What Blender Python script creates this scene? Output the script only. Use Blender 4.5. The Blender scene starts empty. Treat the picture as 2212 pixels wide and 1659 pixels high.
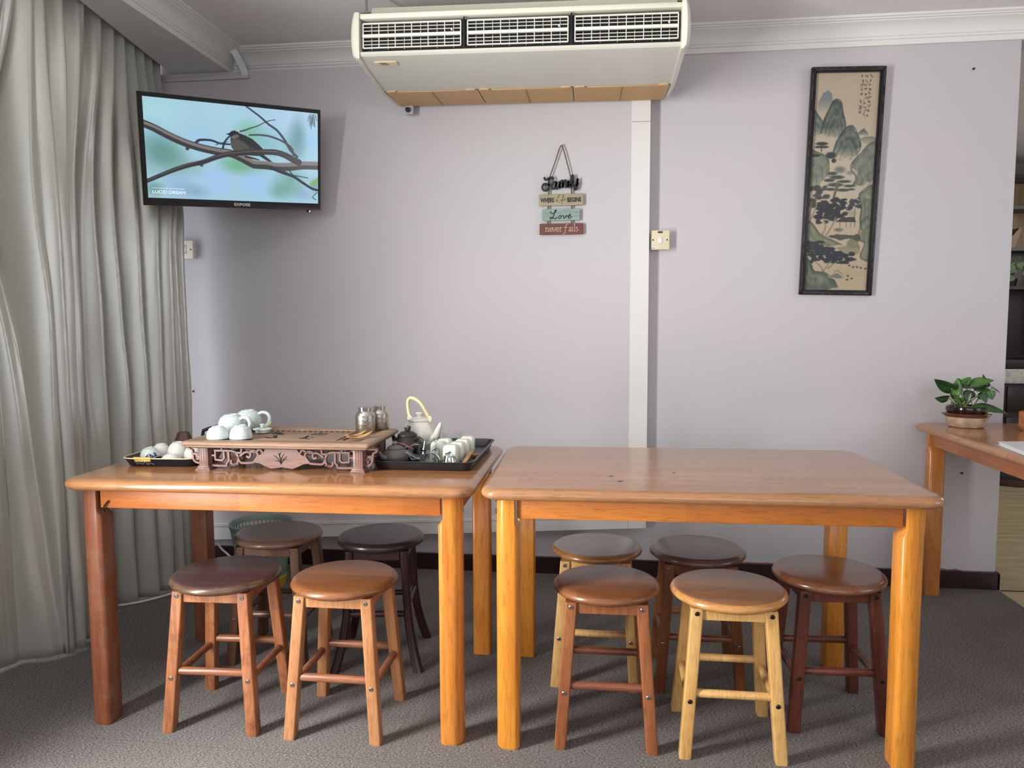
import bpy, bmesh, math, random
import numpy as np
from mathutils import Vector, Matrix, noise
random.seed(7)
sc = bpy.context.scene
COL = sc.collection
PI = math.pi

# ------------------------------------------------------------------ camera
CAM = dict(f=1628.0, yaw=0.1209, pitch=0.0821, roll=-0.0034, h=1.1956)
def cam_axes():
    cy, sy = math.cos(CAM['yaw']), math.sin(CAM['yaw'])
    cp, sp = math.cos(CAM['pitch']), math.sin(CAM['pitch'])
    cr, sr = math.cos(CAM['roll']), math.sin(CAM['roll'])
    f = Vector((-sy*cp, cy*cp, -sp)); r = Vector((cy, sy, 0)); u = r.cross(f)
    return cr*r + sr*u, cr*u - sr*r, f
cd = bpy.data.cameras.new('camera'); cam = bpy.data.objects.new('camera', cd); COL.objects.link(cam)
r_, u_, f_ = cam_axes()
m = Matrix.Identity(4)
for i in range(3):
    m[i][0] = r_[i]; m[i][1] = u_[i]; m[i][2] = -f_[i]
m[2][3] = CAM['h']
cam.matrix_world = m
cd.sensor_fit = 'HORIZONTAL'; cd.sensor_width = 36; cd.lens = 36*CAM['f']/2212
cd.clip_start = 0.05; cd.clip_end = 60
sc.camera = cam

# ------------------------------------------------------------------ light
vs = sc.view_settings
vs.view_transform = 'Standard'; vs.look = 'None'; vs.gamma = 1; vs.use_curve_mapping = False
vs.exposure = 0.0
w = bpy.data.worlds.new('daylight'); sc.world = w; w.use_nodes = True
w.node_tree.nodes['Background'].inputs[0].default_value = (0.80, 0.86, 1.0, 1)
w.node_tree.nodes['Background'].inputs[1].default_value = 1.0

def area(name, loc, target, sx, sy, power, color=(1, 1, 1), spread=PI):
    L = bpy.data.lights.new(name, 'AREA'); L.shape = 'RECTANGLE'; L.size = sx; L.size_y = sy
    L.energy = power; L.color = color; L.spread = spread
    o = bpy.data.objects.new(name, L); COL.objects.link(o); o.location = loc
    d = Vector(target)-Vector(loc)
    o.rotation_euler = d.to_track_quat('-Z', 'Y').to_euler()
    return o
# tall glass door beside the camera on the left wall
area('door_daylight', (-2.05, 0.82, 1.15), (0.2, 2.2, 0.75), 0.40, 1.9, 125, (1.0, 0.985, 0.96))
# window hidden behind the drawn curtain
area('curtain_window_daylight', (-2.34, 2.72, 0.95), (0, 2.80, 0.95), 0.85, 1.3, 6, (0.93, 0.95, 1.0))
# added fill from behind the camera, set in the unseen rear window opening
area('rear_fill', (0.5, -2.40, 1.55), (0.0, 3, 1.95), 3.6, 1.7, 32, (0.96, 0.98, 1.0))
# doorway of the room on the right
area('side_window_daylight', (3.75, 0.8, 1.5), (0.3, 2.4, 1.2), 1.6, 1.6, 18, (0.96, 0.97, 1.0))
area('far_room_fill', (4.1, 4.9, 1.9), (2.6, 5.2, 0.8), 0.8, 1.0, 12, (1.0, 0.96, 0.88))  # added fill brightening the next room, no window behind it

# ------------------------------------------------------------------ helpers
def lin(c):
    o = []
    for v in c[:3]:
        v = v/255
        o.append(v/12.92 if v <= 0.04045 else ((v+0.055)/1.055)**2.4)
    return tuple(o)
def L4(c): return lin(c)+(1,)

def tag(o, label=None, cat=None, group=None, kind=None):
    if label: o['label'] = label
    if cat: o['category'] = cat
    if group: o['group'] = group
    if kind: o['kind'] = kind
    return o
def thing(name, label, cat, loc=(0, 0, 0), rz=0, group=None):
    o = bpy.data.objects.new(name, None); COL.objects.link(o)
    o.location = loc; o.rotation_euler = (0, 0, rz); o.empty_display_size = 0.05
    return tag(o, label, cat, group)
def obj(name, bm, mat, parent=None, smooth=40, recalc=True):
    if recalc: bmesh.ops.recalc_face_normals(bm, faces=bm.faces)
    me = bpy.data.meshes.new(name); bm.to_mesh(me); bm.free()
    if mat is not None: me.materials.append(mat)
    if smooth:
        me.polygons.foreach_set('use_smooth', [True]*len(me.polygons))
        me.set_sharp_from_angle(angle=math.radians(smooth))
    o = bpy.data.objects.new(name, me); COL.objects.link(o)
    if parent is not None: o.parent = parent
    return o
def struct(name, bm, mat, parent=None, smooth=40, label=None):
    o = obj(name, bm, mat, parent, smooth)
    if parent is None: o['kind'] = 'structure'
    if label: o['label'] = label
    return o
def BM(): return bmesh.new()
def box(bm, c, s, bev=0, seg=2, M=None):
    r = bmesh.ops.create_cube(bm, size=1.0)
    vs_ = r['verts']
    for v in vs_:
        v.co = Vector((v.co.x*s[0]+c[0], v.co.y*s[1]+c[1], v.co.z*s[2]+c[2]))
    if bev > 0:
        es = list({e for v in vs_ for e in v.link_edges})
        rr = bmesh.ops.bevel(bm, geom=es, offset=bev, segments=seg, profile=0.5, affect='EDGES', clamp_overlap=True)
        vs_ = list({v for f in rr['faces'] for v in f.verts} | {v for v in vs_ if v.is_valid})
    if M is not None:
        for v in vs_: v.co = M @ v.co
    return vs_
def bx(lo, hi, bev=0, bm=None):
    b = bm or BM()
    box(b, [(a+c)/2 for a, c in zip(lo, hi)], [c-a for a, c in zip(lo, hi)], bev)
    return b
def lathe(bm, prof, n=32, M=None, closed=False):
    """prof: list of (r,z) bottom to top; r=0 closes."""
    rings = []
    for r, z in prof:
        if r < 1e-6:
            v = bm.verts.new((0, 0, z)); rings.append([v])
        else:
            rings.append([bm.verts.new((r*math.cos(2*PI*i/n), r*math.sin(2*PI*i/n), z)) for i in range(n)])
    allv = [v for R_ in rings for v in R_]
    pairs = list(zip(rings, rings[1:]))
    if closed: pairs.append((rings[-1], rings[0]))
    for A, B in pairs:
        if len(A) == 1 and len(B) == 1: continue
        for i in range(n):
            j = (i+1) % n
            if len(A) == 1: bm.faces.new((A[0], B[i], B[j]))
            elif len(B) == 1: bm.faces.new((A[i], A[j], B[0]))
            else: bm.faces.new((A[i], A[j], B[j], B[i]))
    if M is not None:
        for v in allv: v.co = M @ v.co
    return allv
def tube(bm, pts, rad, n=10, cap=True, sect=None, closed=False, up=None):
    """sweep a round (or custom 2D) section along pts. rad: float or list."""
    P = [Vector(p) for p in pts]; N = len(P)
    R_ = rad if isinstance(rad, (list, tuple)) else [rad]*N
    T = []
    for i in range(N):
        if closed: t = P[(i+1) % N]-P[i-1]
        else: t = P[min(i+1, N-1)]-P[max(i-1, 0)]
        T.append(t.normalized() if t.length > 1e-9 else Vector((0, 0, 1)))
    ref = Vector(up) if up else (Vector((0, 0, 1)) if abs(T[0].z) < 0.9 else Vector((1, 0, 0)))
    nrm = (ref - T[0]*ref.dot(T[0])).normalized()
    rings = []
    S = sect or [(math.cos(2*PI*k/n), math.sin(2*PI*k/n)) for k in range(n)]
    for i in range(N):
        if up:
            nn = ref-T[i]*ref.dot(T[i])
            if nn.length > 1e-6: nrm = nn.normalized()
        else:
            nn = nrm-T[i]*nrm.dot(T[i])
            if nn.length > 1e-6: nrm = nn.normalized()
        b = T[i].cross(nrm)
        rings.append([bm.verts.new(P[i]+(nrm*y+b*x)*R_[i]) for x, y in S])
    k = len(S)
    prs = list(zip(rings, rings[1:]))
    if closed: prs.append((rings[-1], rings[0]))
    for A, B in prs:
        for i in range(k):
            bm.faces.new((A[i], A[(i+1) % k], B[(i+1) % k], B[i]))
    if cap and not closed:
        bm.faces.new(rings[0][::-1]); bm.faces.new(rings[-1])
    return [v for r in rings for v in r]
def smoothpath(pts, k=6, closed=False):
    P = [Vector(p) for p in pts]; N = len(P); out = []
    rng = range(N) if closed else range(N-1)
    for i in rng:
        if closed: a, b, c, d = P[i-1], P[i], P[(i+1) % N], P[(i+2) % N]
        else: a, b, c, d = P[max(i-1, 0)], P[i], P[i+1], P[min(i+2, N-1)]
        for j in range(k):
            t = j/k
            out.append(0.5*((2*b)+(c-a)*t+(2*a-5*b+4*c-d)*t*t+(3*b-a-3*c+d)*t**3))
    if not closed: out.append(P[-1])
    return out
def prism(bm, poly, z0, z1, M=None):
    """polygon in XY extruded in z"""
    a = [bm.verts.new((x, y, z0)) for x, y in poly]; b = [bm.verts.new((x, y, z1)) for x, y in poly]
    bm.faces.new(a[::-1]); bm.faces.new(b)
    n = len(a)
    for i in range(n): bm.faces.new((a[i], a[(i+1) % n], b[(i+1) % n], b[i]))
    if M is not None:
        for v in a+b: v.co = M @ v.co
    return a+b
def rrect(w, d, radii, n=6):
    """rounded rectangle outline, radii per corner (++,-+,--,+-)"""
    out = []
    if not isinstance(radii, (list, tuple)): radii = [radii]*4
    for (sx, sy), r, a0 in zip(((1, 1), (-1, 1), (-1, -1), (1, -1)), radii, (0, 90, 180, 270)):
        cx, cy = sx*(w/2-r), sy*(d/2-r)
        for k in range(n+1):
            a = math.radians(a0+90*k/n)
            out.append((cx+r*math.cos(a), cy+r*math.sin(a)))
    return out
def loft(bm, layers, cap=True, M=None):
    """layers: list of lists of 3D points (same count) -> skin"""
    R_ = [[bm.verts.new(p) for p in l] for l in layers]
    k = len(R_[0])
    for A, B in zip(R_, R_[1:]):
        for i in range(k): bm.faces.new((A[i], A[(i+1) % k], B[(i+1) % k], B[i]))
    if cap: bm.faces.new(R_[0][::-1]); bm.faces.new(R_[-1])
    vs_ = [v for r in R_ for v in r]
    if M is not None:
        for v in vs_: v.co = M @ v.co
    return vs_
def T(x, y, z): return Matrix.Translation((x, y, z))
def RX(a): return Matrix.Rotation(a, 4, 'X')
def RY(a): return Matrix.Rotation(a, 4, 'Y')
def RZ(a): return Matrix.Rotation(a, 4, 'Z')
def text_bm(s, size, depth=0.0005, offset=0.0, align='CENTER', sx=1.0, shear=0.0, space=1.0):
    cu = bpy.data.curves.new('t', 'FONT'); cu.body = s; cu.size = size; cu.extrude = depth; cu.offset = offset
    cu.align_x = align; cu.shear = shear; cu.resolution_u = 4; cu.space_character = space
    o = bpy.data.objects.new('t', cu); COL.objects.link(o)
    dg = bpy.context.evaluated_depsgraph_get(); dg.update()
    me = bpy.data.meshes.new_from_object(o.evaluated_get(dg))
    bpy.data.objects.remove(o); bpy.data.curves.remove(cu)
    bm = BM(); bm.from_mesh(me); bpy.data.meshes.remove(me)
    for v in bm.verts: v.co.x *= sx
    return bm
def xf(bm, M):
    for v in bm.verts: v.co = M @ v.co
    return bm

# ------------------------------------------------------------------ materials
def new_mat(name):
    mt = bpy.data.materials.new(name); mt.use_nodes = True
    nt = mt.node_tree; b = nt.nodes['Principled BSDF']
    return mt, nt, b
def N(nt, t, **kw):
    n = nt.nodes.new(t)
    for k, v in kw.items():
        if k.startswith('i_'): n.inputs[k[2:]].default_value = v
        else: setattr(n, k, v)
    return n
def plain(name, c, rough=0.5, metal=0.0, spec=0.5, bump=0.0, bscale=200, coat=0.0, var=0.0, vscale=6, **kw):
    mt, nt, b = new_mat(name)
    b.inputs['Base Color'].default_value = L4(c); b.inputs['Roughness'].default_value = rough
    b.inputs['Metallic'].default_value = metal; b.inputs['Specular IOR Level'].default_value = spec
    b.inputs['Coat Weight'].default_value = coat
    for k, v in kw.items(): b.inputs[k].default_value = v
    if bump or var:
        tc = N(nt, 'ShaderNodeTexCoord')
    if bump:
        nz = N(nt, 'ShaderNodeTexNoise'); nz.inputs['Scale'].default_value = bscale; nz.inputs['Detail'].default_value = 4
        bp = N(nt, 'ShaderNodeBump'); bp.inputs['Strength'].default_value = bump; bp.inputs['Distance'].default_value = 0.002
        nt.links.new(tc.outputs['Object'], nz.inputs['Vector']); nt.links.new(nz.outputs['Fac'], bp.inputs['Height'])
        nt.links.new(bp.outputs['Normal'], b.inputs['Normal'])
    if var:
        nz = N(nt, 'ShaderNodeTexNoise'); nz.inputs['Scale'].default_value = vscale; nz.inputs['Detail'].default_value = 3
        nt.links.new(tc.outputs['Object'], nz.inputs['Vector'])
        cr = N(nt, 'ShaderNodeValToRGB')
        e = cr.color_ramp.elements
        e[0].position = 0.3; e[1].position = 0.7
        e[0].color = L4([max(0, v*(1-var)) for v in c]); e[1].color = L4([min(255, v*(1+var)) for v in c])
        nt.links.new(nz.outputs['Fac'], cr.inputs['Fac']); nt.links.new(cr.outputs['Color'], b.inputs['Base Color'])
    return mt
def wood(name, c_dark, c_light, axis='X', rough=0.3, coat=0.15, scale=1.0, plank=None, seed=0.0, wear=None, wear_amt=0.5, spec=0.5, gz=None):
    """long grain wood. plank=(length,width) gives glued-up staves"""
    mt, nt, b = new_mat(name)
    tc = N(nt, 'ShaderNodeTexCoord'); mp = N(nt, 'ShaderNodeMapping')
    mp.inputs['Location'].default_value = (seed*1.7, seed*2.3, seed*0.9)
    s = {'X': (1.2, 14, 14), 'Y': (14, 1.2, 14), 'Z': (14, 14, 1.2)}[axis]
    mp.inputs['Scale'].default_value = [v*scale for v in s]
    nt.links.new(tc.outputs['Object'], mp.inputs['Vector'])
    n1 = N(nt, 'ShaderNodeTexNoise'); n1.inputs['Scale'].default_value = 2.2; n1.inputs['Detail'].default_value = 6; n1.inputs['Roughness'].default_value = 0.65; n1.inputs['Distortion'].default_value = 0.6
    nt.links.new(mp.outputs['Vector'], n1.inputs['Vector'])
    fac = n1.outputs['Fac']
    if plank:
        br = N(nt, 'ShaderNodeTexBrick'); br.offset = 0.37; br.inputs['Scale'].default_value = 1.0
        br.inputs['Brick Width'].default_value = plank[0]; br.inputs['Row Height'].default_value = plank[1]
        br.inputs['Mortar Size'].default_value = 0.0004; br.inputs['Mortar Smooth'].default_value = 0.2
        br.inputs['Color1'].default_value = (0.25, 0.25, 0.25, 1); br.inputs['Color2'].default_value = (0.75, 0.75, 0.75, 1); br.inputs['Mortar'].default_value = (0.3, 0.3, 0.3, 1)
        mp2 = N(nt, 'ShaderNodeMapping'); mp2.inputs['Location'].default_value = (seed*.31+.11, seed*.17+.013, 0)
        if axis == 'Y': mp2.inputs['Rotation'].default_value = (0, 0, PI/2)
        if plank[2:] and plank[2] == 'XZ': mp2.inputs['Rotation'].default_value = (PI/2, 0, 0)
        nt.links.new(tc.outputs['Object'], mp2.inputs['Vector']); nt.links.new(mp2.outputs['Vector'], br.inputs['Vector'])
        mx = N(nt, 'ShaderNodeMix', data_type='FLOAT'); mx.inputs[0].default_value = 0.45
        nt.links.new(n1.outputs['Fac'], mx.inputs[2]); nt.links.new(br.outputs['Color'], mx.inputs[3])
        fac = mx.outputs[0]
    cr = N(nt, 'ShaderNodeValToRGB'); e = cr.color_ramp.elements
    e[0].position = 0.30; e[1].position = 0.70; e[0].color = L4(c_dark); e[1].color = L4(c_light)
    nt.links.new(fac, cr.inputs['Fac'])
    # fine pores
    mp3 = N(nt, 'ShaderNodeMapping'); mp3.inputs['Scale'].default_value = [v*scale*6 for v in s]
    nt.links.new(tc.outputs['Object'], mp3.inputs['Vector'])
    n3 = N(nt, 'ShaderNodeTexNoise'); n3.inputs['Scale'].default_value = 3.0; n3.inputs['Detail'].default_value = 2
    nt.links.new(mp3.outputs['Vector'], n3.inputs['Vector'])
    cr3 = N(nt, 'ShaderNodeValToRGB'); cr3.color_ramp.elements[0].position = 0.33; cr3.color_ramp.elements[1].position = 0.48
    cr3.color_ramp.elements[0].color = (0.72, 0.70, 0.68, 1); cr3.color_ramp.elements[1].color = (1, 1, 1, 1)
    nt.links.new(n3.outputs['Fac'], cr3.inputs['Fac'])
    mul = N(nt, 'ShaderNodeMix', data_type='RGBA', blend_type='MULTIPLY'); mul.inputs[0].default_value = 0.8
    nt.links.new(cr.outputs['Color'], mul.inputs[6]); nt.links.new(cr3.outputs['Color'], mul.inputs[7])
    out = mul.outputs[2]
    if wear:
        n4 = N(nt, 'ShaderNodeTexNoise'); n4.inputs['Scale'].default_value = 9; n4.inputs['Detail'].default_value = 5; n4.inputs['Roughness'].default_value = 0.7
        mp4 = N(nt, 'ShaderNodeMapping'); mp4.inputs['Location'].default_value = (seed+3, seed, seed+1)
        nt.links.new(tc.outputs['Object'], mp4.inputs['Vector']); nt.links.new(mp4.outputs['Vector'], n4.inputs['Vector'])
        cr4 = N(nt, 'ShaderNodeValToRGB'); cr4.color_ramp.elements[0].position = 0.62-0.25*wear_amt; cr4.color_ramp.elements[1].position = 0.75-0.15*wear_amt
        nt.links.new(n4.outputs['Fac'], cr4.inputs['Fac'])
        mw = N(nt, 'ShaderNodeMix', data_type='RGBA'); mw.inputs[7].default_value = L4(wear)
        nt.links.new(cr4.outputs['Color'], mw.inputs[0]); nt.links.new(out, mw.inputs[6]); out = mw.outputs[2]
    nt.links.new(out, b.inputs['Base Color'])
    b.inputs['Roughness'].default_value = rough; b.inputs['Coat Weight'].default_value = coat; b.inputs['Coat Roughness'].default_value = 0.12
    b.inputs['Specular IOR Level'].default_value = spec
    bp = N(nt, 'ShaderNodeBump'); bp.inputs['Strength'].default_value = 0.06; bp.inputs['Distance'].default_value = 0.001
    nt.links.new(n3.outputs['Fac'], bp.inputs['Height']); nt.links.new(bp.outputs['Normal'], b.inputs['Normal'])
    return mt
def attr_mat(name, emit=0.0, rough=0.5):
    mt, nt, b = new_mat(name)
    a = N(nt, 'ShaderNodeAttribute'); a.attribute_name = 'paint'
    if emit:
        b.inputs['Base Color'].default_value = (0.01, 0.01, 0.012, 1)
        nt.links.new(a.outputs['Color'], b.inputs['Emission Color']); b.inputs['Emission Strength'].default_value = emit
    else: nt.links.new(a.outputs['Color'], b.inputs['Base Color'])
    b.inputs['Roughness'].default_value = rough
    return mt
def glass(name, c=(255, 255, 255), rough=0.0, ior=1.45):
    mt, nt, b = new_mat(name)
    b.inputs['Base Color'].default_value = L4(c); b.inputs['Transmission Weight'].default_value = 1.0
    b.inputs['Roughness'].default_value = rough; b.inputs['IOR'].default_value = ior
    return mt

def wall_paint(name, c, c2):
    mt, nt, b = new_mat(name)
    tc = N(nt, 'ShaderNodeTexCoord')
    nz = N(nt, 'ShaderNodeTexNoise'); nz.inputs['Scale'].default_value = 1.1; nz.inputs['Detail'].default_value = 2
    nt.links.new(tc.outputs['Object'], nz.inputs['Vector'])
    cr = N(nt, 'ShaderNodeValToRGB'); e = cr.color_ramp.elements
    e[0].position = 0.35; e[1].position = 0.65; e[0].color = L4(c); e[1].color = L4(c2)
    nt.links.new(nz.outputs['Fac'], cr.inputs['Fac']); nt.links.new(cr.outputs['Color'], b.inputs['Base Color'])
    n2 = N(nt, 'ShaderNodeTexNoise'); n2.inputs['Scale'].default_value = 180; n2.inputs['Detail'].default_value = 3
    nt.links.new(tc.outputs['Object'], n2.inputs['Vector'])
    bp = N(nt, 'ShaderNodeBump'); bp.inputs['Strength'].default_value = 0.12; bp.inputs['Distance'].default_value = 0.002
    nt.links.new(n2.outputs['Fac'], bp.inputs['Height']); nt.links.new(bp.outputs['Normal'], b.inputs['Normal'])
    b.inputs['Roughness'].default_value = 0.62; b.inputs['Specular IOR Level'].default_value = 0.3
    return mt
M_WALL = wall_paint('wall paint lilac white', (200, 199, 202), (205, 198, 202))
M_TRIM = plain('trim paint white', (226, 225, 222), 0.5)
M_CEIL = plain('ceiling paint', (232, 230, 229), 0.8, spec=0.2)
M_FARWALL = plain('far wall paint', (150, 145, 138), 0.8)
M_BASE = wood('dark mahogany skirting', (38, 16, 20), (56, 26, 28), 'X', 0.35)
M_BASEY = wood('dark mahogany cabinet', (24, 9, 11), (38, 15, 16), 'Z', 0.4)
M_DOWNLIGHT = None

def carpet_mat():
    mt, nt, b = new_mat('charcoal loop carpet tiles')
    tc = N(nt, 'ShaderNodeTexCoord')
    n1 = N(nt, 'ShaderNodeTexNoise'); n1.inputs['Scale'].default_value = 260; n1.inputs['Detail'].default_value = 4; n1.inputs['Roughness'].default_value = 0.75
    mp = N(nt, 'ShaderNodeMapping'); mp.inputs['Scale'].default_value = (0.55, 1.3, 1)
    nt.links.new(tc.outputs['Object'], mp.inputs['Vector']); nt.links.new(mp.outputs['Vector'], n1.inputs['Vector'])
    cr = N(nt, 'ShaderNodeValToRGB'); e = cr.color_ramp.elements
    e[0].position = 0.36; e[1].position = 0.68; e[0].color = L4((46, 44, 43)); e[1].color = L4((176, 170, 166))
    nt.links.new(n1.outputs['Fac'], cr.inputs['Fac'])
    n2 = N(nt, 'ShaderNodeTexNoise'); n2.inputs['Scale'].default_value = 3.0; n2.inputs['Detail'].default_value = 3
    nt.links.new(tc.outputs['Object'], n2.inputs['Vector'])
    cr2 = N(nt, 'ShaderNodeValToRGB'); cr2.color_ramp.elements[0].color = (0.82, 0.82, 0.82, 1); cr2.color_ramp.elements[1].color = (1, 1, 1, 1)
    nt.links.new(n2.outputs['Fac'], cr2.inputs['Fac'])
    br = N(nt, 'ShaderNodeTexBrick'); br.offset = 0.0; br.inputs['Scale'].default_value = 1; br.inputs['Brick Width'].default_value = 0.5; br.inputs['Row Height'].default_value = 0.5
    br.inputs['Mortar Size'].default_value = 0.0012; br.inputs['Color1'].default_value = (1, 1, 1, 1); br.inputs['Color2'].default_value = (0.97, 0.97, 0.97, 1); br.inputs['Mortar'].default_value = (0.74, 0.74, 0.74, 1)
    mp2 = N(nt, 'ShaderNodeMapping'); mp2.inputs['Rotation'].default_value = (0, 0, 0.02); mp2.inputs['Location'].default_value = (0.13, 0.1, 0)
    nt.links.new(tc.outputs['Object'], mp2.inputs['Vector']); nt.links.new(mp2.outputs['Vector'], br.inputs['Vector'])
    m1 = N(nt, 'ShaderNodeMix', data_type='RGBA', blend_type='MULTIPLY'); m1.inputs[0].default_value = 1
    m2 = N(nt, 'ShaderNodeMix', data_type='RGBA', blend_type='MULTIPLY'); m2.inputs[0].default_value = 1
    nt.links.new(cr.outputs['Color'], m1.inputs[6]); nt.links.new(cr2.outputs['Color'], m1.inputs[7])
    nt.links.new(m1.outputs[2], m2.inputs[6]); nt.links.new(br.outputs['Color'], m2.inputs[7])
    nt.links.new(m2.outputs[2], b.inputs['Base Color'])
    bp = N(nt, 'ShaderNodeBump'); bp.inputs['Strength'].default_value = 0.7; bp.inputs['Distance'].default_value = 0.003
    nt.links.new(n1.outputs['Fac'], bp.inputs['Height']); nt.links.new(bp.outputs['Normal'], b.inputs['Normal'])
    b.inputs['Roughness'].default_value = 0.95; b.inputs['Specular IOR Level'].default_value = 0.15
    return mt
M_CARPET = carpet_mat()
def vinyl_mat():
    mt, nt, b = new_mat('beige vinyl floor')
    tc = N(nt, 'ShaderNodeTexCoord'); mp = N(nt, 'ShaderNodeMapping'); mp.inputs['Scale'].default_value = (2, 9, 1); mp.inputs['Rotation'].default_value = (0, 0, 0.5)
    n1 = N(nt, 'ShaderNodeTexNoise'); n1.inputs['Scale'].default_value = 2.0; n1.inputs['Detail'].default_value = 5
    nt.links.new(tc.outputs['Object'], mp.inputs['Vector']); nt.links.new(mp.outputs['Vector'], n1.inputs['Vector'])
    cr = N(nt, 'ShaderNodeValToRGB'); e = cr.color_ramp.elements
    e[0].position = 0.3; e[1].position = 0.7; e[0].color = L4((184, 166, 126)); e[1].color = L4((212, 198, 162))
    nt.links.new(n1.outputs['Fac'], cr.inputs['Fac']); nt.links.new(cr.outputs['Color'], b.inputs['Base Color'])
    b.inputs['Roughness'].default_value = 0.4
    return mt
M_VINYL = vinyl_mat()

# ------------------------------------------------------------------ the room
D = 3.5186            # back wall plane
XR = 1.743            # right end of the back wall
XL = -2.36            # left wall plane
ZC = 2.475            # ceiling
YB = 3.4686           # face of the boarded panel
struct('floor', bx((-2.6, -2.6, -0.05), (1.75, D+0.14, 0.0)), M_CARPET, smooth=0, label='charcoal grey carpet')
struct('floor_far', bx((1.75, -2.6, -0.05), (4.6, 6.9, -0.001)), M_VINYL, smooth=0, label='beige vinyl floor beyond the carpet edge')
struct('trim_threshold', bx((1.757, D-0.028, 0.0), (1.90, D-0.022, 0.002)), plain('threshold black', (30, 25, 22), 0.6), smooth=0)
struct('ceiling', bx((-2.6, -2.6, ZC), (4.6, 6.9, ZC+0.06)), M_CEIL, smooth=0, label='matt white ceiling')
struct('wall_back', bx((-2.6, D, 0), (XR, D+0.13, ZC), 0.004), M_WALL, label='lilac white painted wall')
# left wall with a curtained window and a glass door opening
b = BM()
for lo, hi in (((XL-.12, -2.6, 0), (XL, 0.05, ZC)), ((XL-.12, 1.22, 0), (XL, 2.25, ZC)), ((XL-.12, 3.2, 0), (XL, D, ZC)),
               ((XL-.12, 0.05, 2.1), (XL, 1.22, ZC)), ((XL-.12, 2.25, 2.3), (XL, 3.2, ZC)), ((XL-.12, 2.25, 0), (XL, 3.2, 0.15))):
    bx(lo, hi, bm=b)
struct('wall_left', b, M_WALL, smooth=0)
b = BM()
for lo, hi in (((-2.6, -2.62, 0), (4.6, -2.5, 0.6)), ((-2.6, -2.62, 2.4), (4.6, -2.5, ZC)), ((-2.6, -2.62, .6), (-1.4, -2.5, 2.4)), ((2.4, -2.62, .6), (4.6, -2.5, 2.4))):
    bx(lo, hi, bm=b)
struct('wall_rear', b, M_WALL, smooth=0)
b = BM()
for lo, hi in (((3.9, -2.6, 0), (4.0, 0, ZC)), ((3.9, 1.6, 0), (4.0, 4.0, ZC)), ((3.9, 0, 0), (4, 1.6, .7)), ((3.9, 0, 2.3), (4, 1.6, ZC)), ((4.3, 3.9, 0), (4.4, 6.9, ZC))):
    bx(lo, hi, bm=b)
struct('wall_right', b, M_WALL, smooth=0)
struct('wall_far', bx((1.5, 6.76, 0), (4.6, 6.86, ZC)), M_FARWALL, smooth=0)
b = BM(); bx((1.45, D+0.13, 0), (1.55, 6.75, ZC), bm=b)
struct('wall_partition', b, M_WALL, smooth=0)

# skirting with a rounded end
b = BM()
prism(b, [(-2.55, 0), (XR+0.012, 0), (XR+0.012, 0.066), (XR+0.006, 0.074), (XR-0.002, 0.078), (-2.55, 0.078)], 0, 0.018, M=T(0, D, 0) @ RX(PI/2))
struct('baseboard_back', b, M_BASE)
b = bx((XR, D-0.018, 0), (XR+0.012, D+0.13, 0.076), 0.003)
struct('baseboard_end', b, M_BASE)
# red primer smears where the skirting was painted
M_SMEAR = plain('red paint smear', (150, 104, 98), 0.7)

# boarded-over opening (panel standing proud of the wall, slanted lower edge)
def zbot(x): return 0.245+(x-0.197)*(0.245-0.123)/(0.197+1.924)
def zrail(x): return 0.305+(x-0.129)*(0.298-0.196)/(0.129+1.921)
b = BM()
prism(b, [(-2.36, zbot(-2.36)), (0.1995, zbot(.1995)), (0.1995, 2.372), (-2.36, 2.372)], 0, D-YB, M=T(0, D, 0) @ RX(PI/2))
struct('trim_panel', b, M_WALL, smooth=0, label='painted board panel standing proud of the wall')
b = BM()
Mx = T(0, YB, 0) @ RX(PI/2)
prism(b, [(0.118, 0.0+zbot(.118)), (0.1995, zbot(.1995)), (0.1995, 2.075), (0.118, 2.075)], 0, 0.007, M=Mx)
prism(b, [(0.118, 2.079), (0.1995, 2.079), (0.1995, 2.37), (0.118, 2.37)], 0, 0.007, M=Mx)
prism(b, [(-2.36, zbot(-2.36)), (0.117, zbot(.117)), (0.117, zrail(.117)-.012), (-2.36, zrail(-2.36)-.012)], 0, 0.007, M=Mx)
prism(b, [(-2.36, zrail(-2.36)-.012), (0.117, zrail(.117)-.012), (0.117, zrail(.117)), (-2.36, zrail(-2.36))], 0, 0.012, M=Mx)
struct('trim_frame', b, M_TRIM, smooth=0, label='white painted frame strips round the board panel')
tag(bpy.data.objects['trim_frame'], None)

# cornice : stepped cove profile (distance from wall d, height z)
PROF = [(0.0, 2.372), (0.014, 2.372), (0.014, 2.393), (0.021, 2.396), (0.021, 2.404), (0.026, 2.407), (0.030, 2.418), (0.040, 2.434), (0.056, 2.447), (0.072, 2.453), (0.074, 2.457), (0.083, 2.459), (0.083, 2.464), (0.092, 2.466), (0.092, 2.475), (0.0, 2.475)]
XB = -1.768           # right face of the curtain soffit
b = BM()
loft(b, [[(XB+d, D-d, z) for d, z in PROF], [(XR+0.9, D-d, z) for d, z in PROF]])
struct('trim_cornice', b, M_TRIM, smooth=25)
b = BM()
loft(b, [[(XB+d, D-d, z) for d, z in PROF], [(XB+d, -2.5, z) for d, z in PROF]])
struct('trim_cornice_left', b, M_TRIM, smooth=25)
def soffit_edge(y): return min(-1.80, -2.05+(3.52-y)*0.1636)
b = BM(); prism(b, [(XB, -2.5), (XB, D), (soffit_edge(D), D), (soffit_edge(1.99), 1.99), (-1.80, -2.5)], 2.372, ZC)
struct('ceiling_soffit', b, M_TRIM, smooth=0, label='dropped soffit in front of the curtain track')
# opening head beyond the wall end
struct('wall_head', bx((XR, D, 2.372), (3.9, D+0.13, ZC)), M_WALL, smooth=0)

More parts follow.
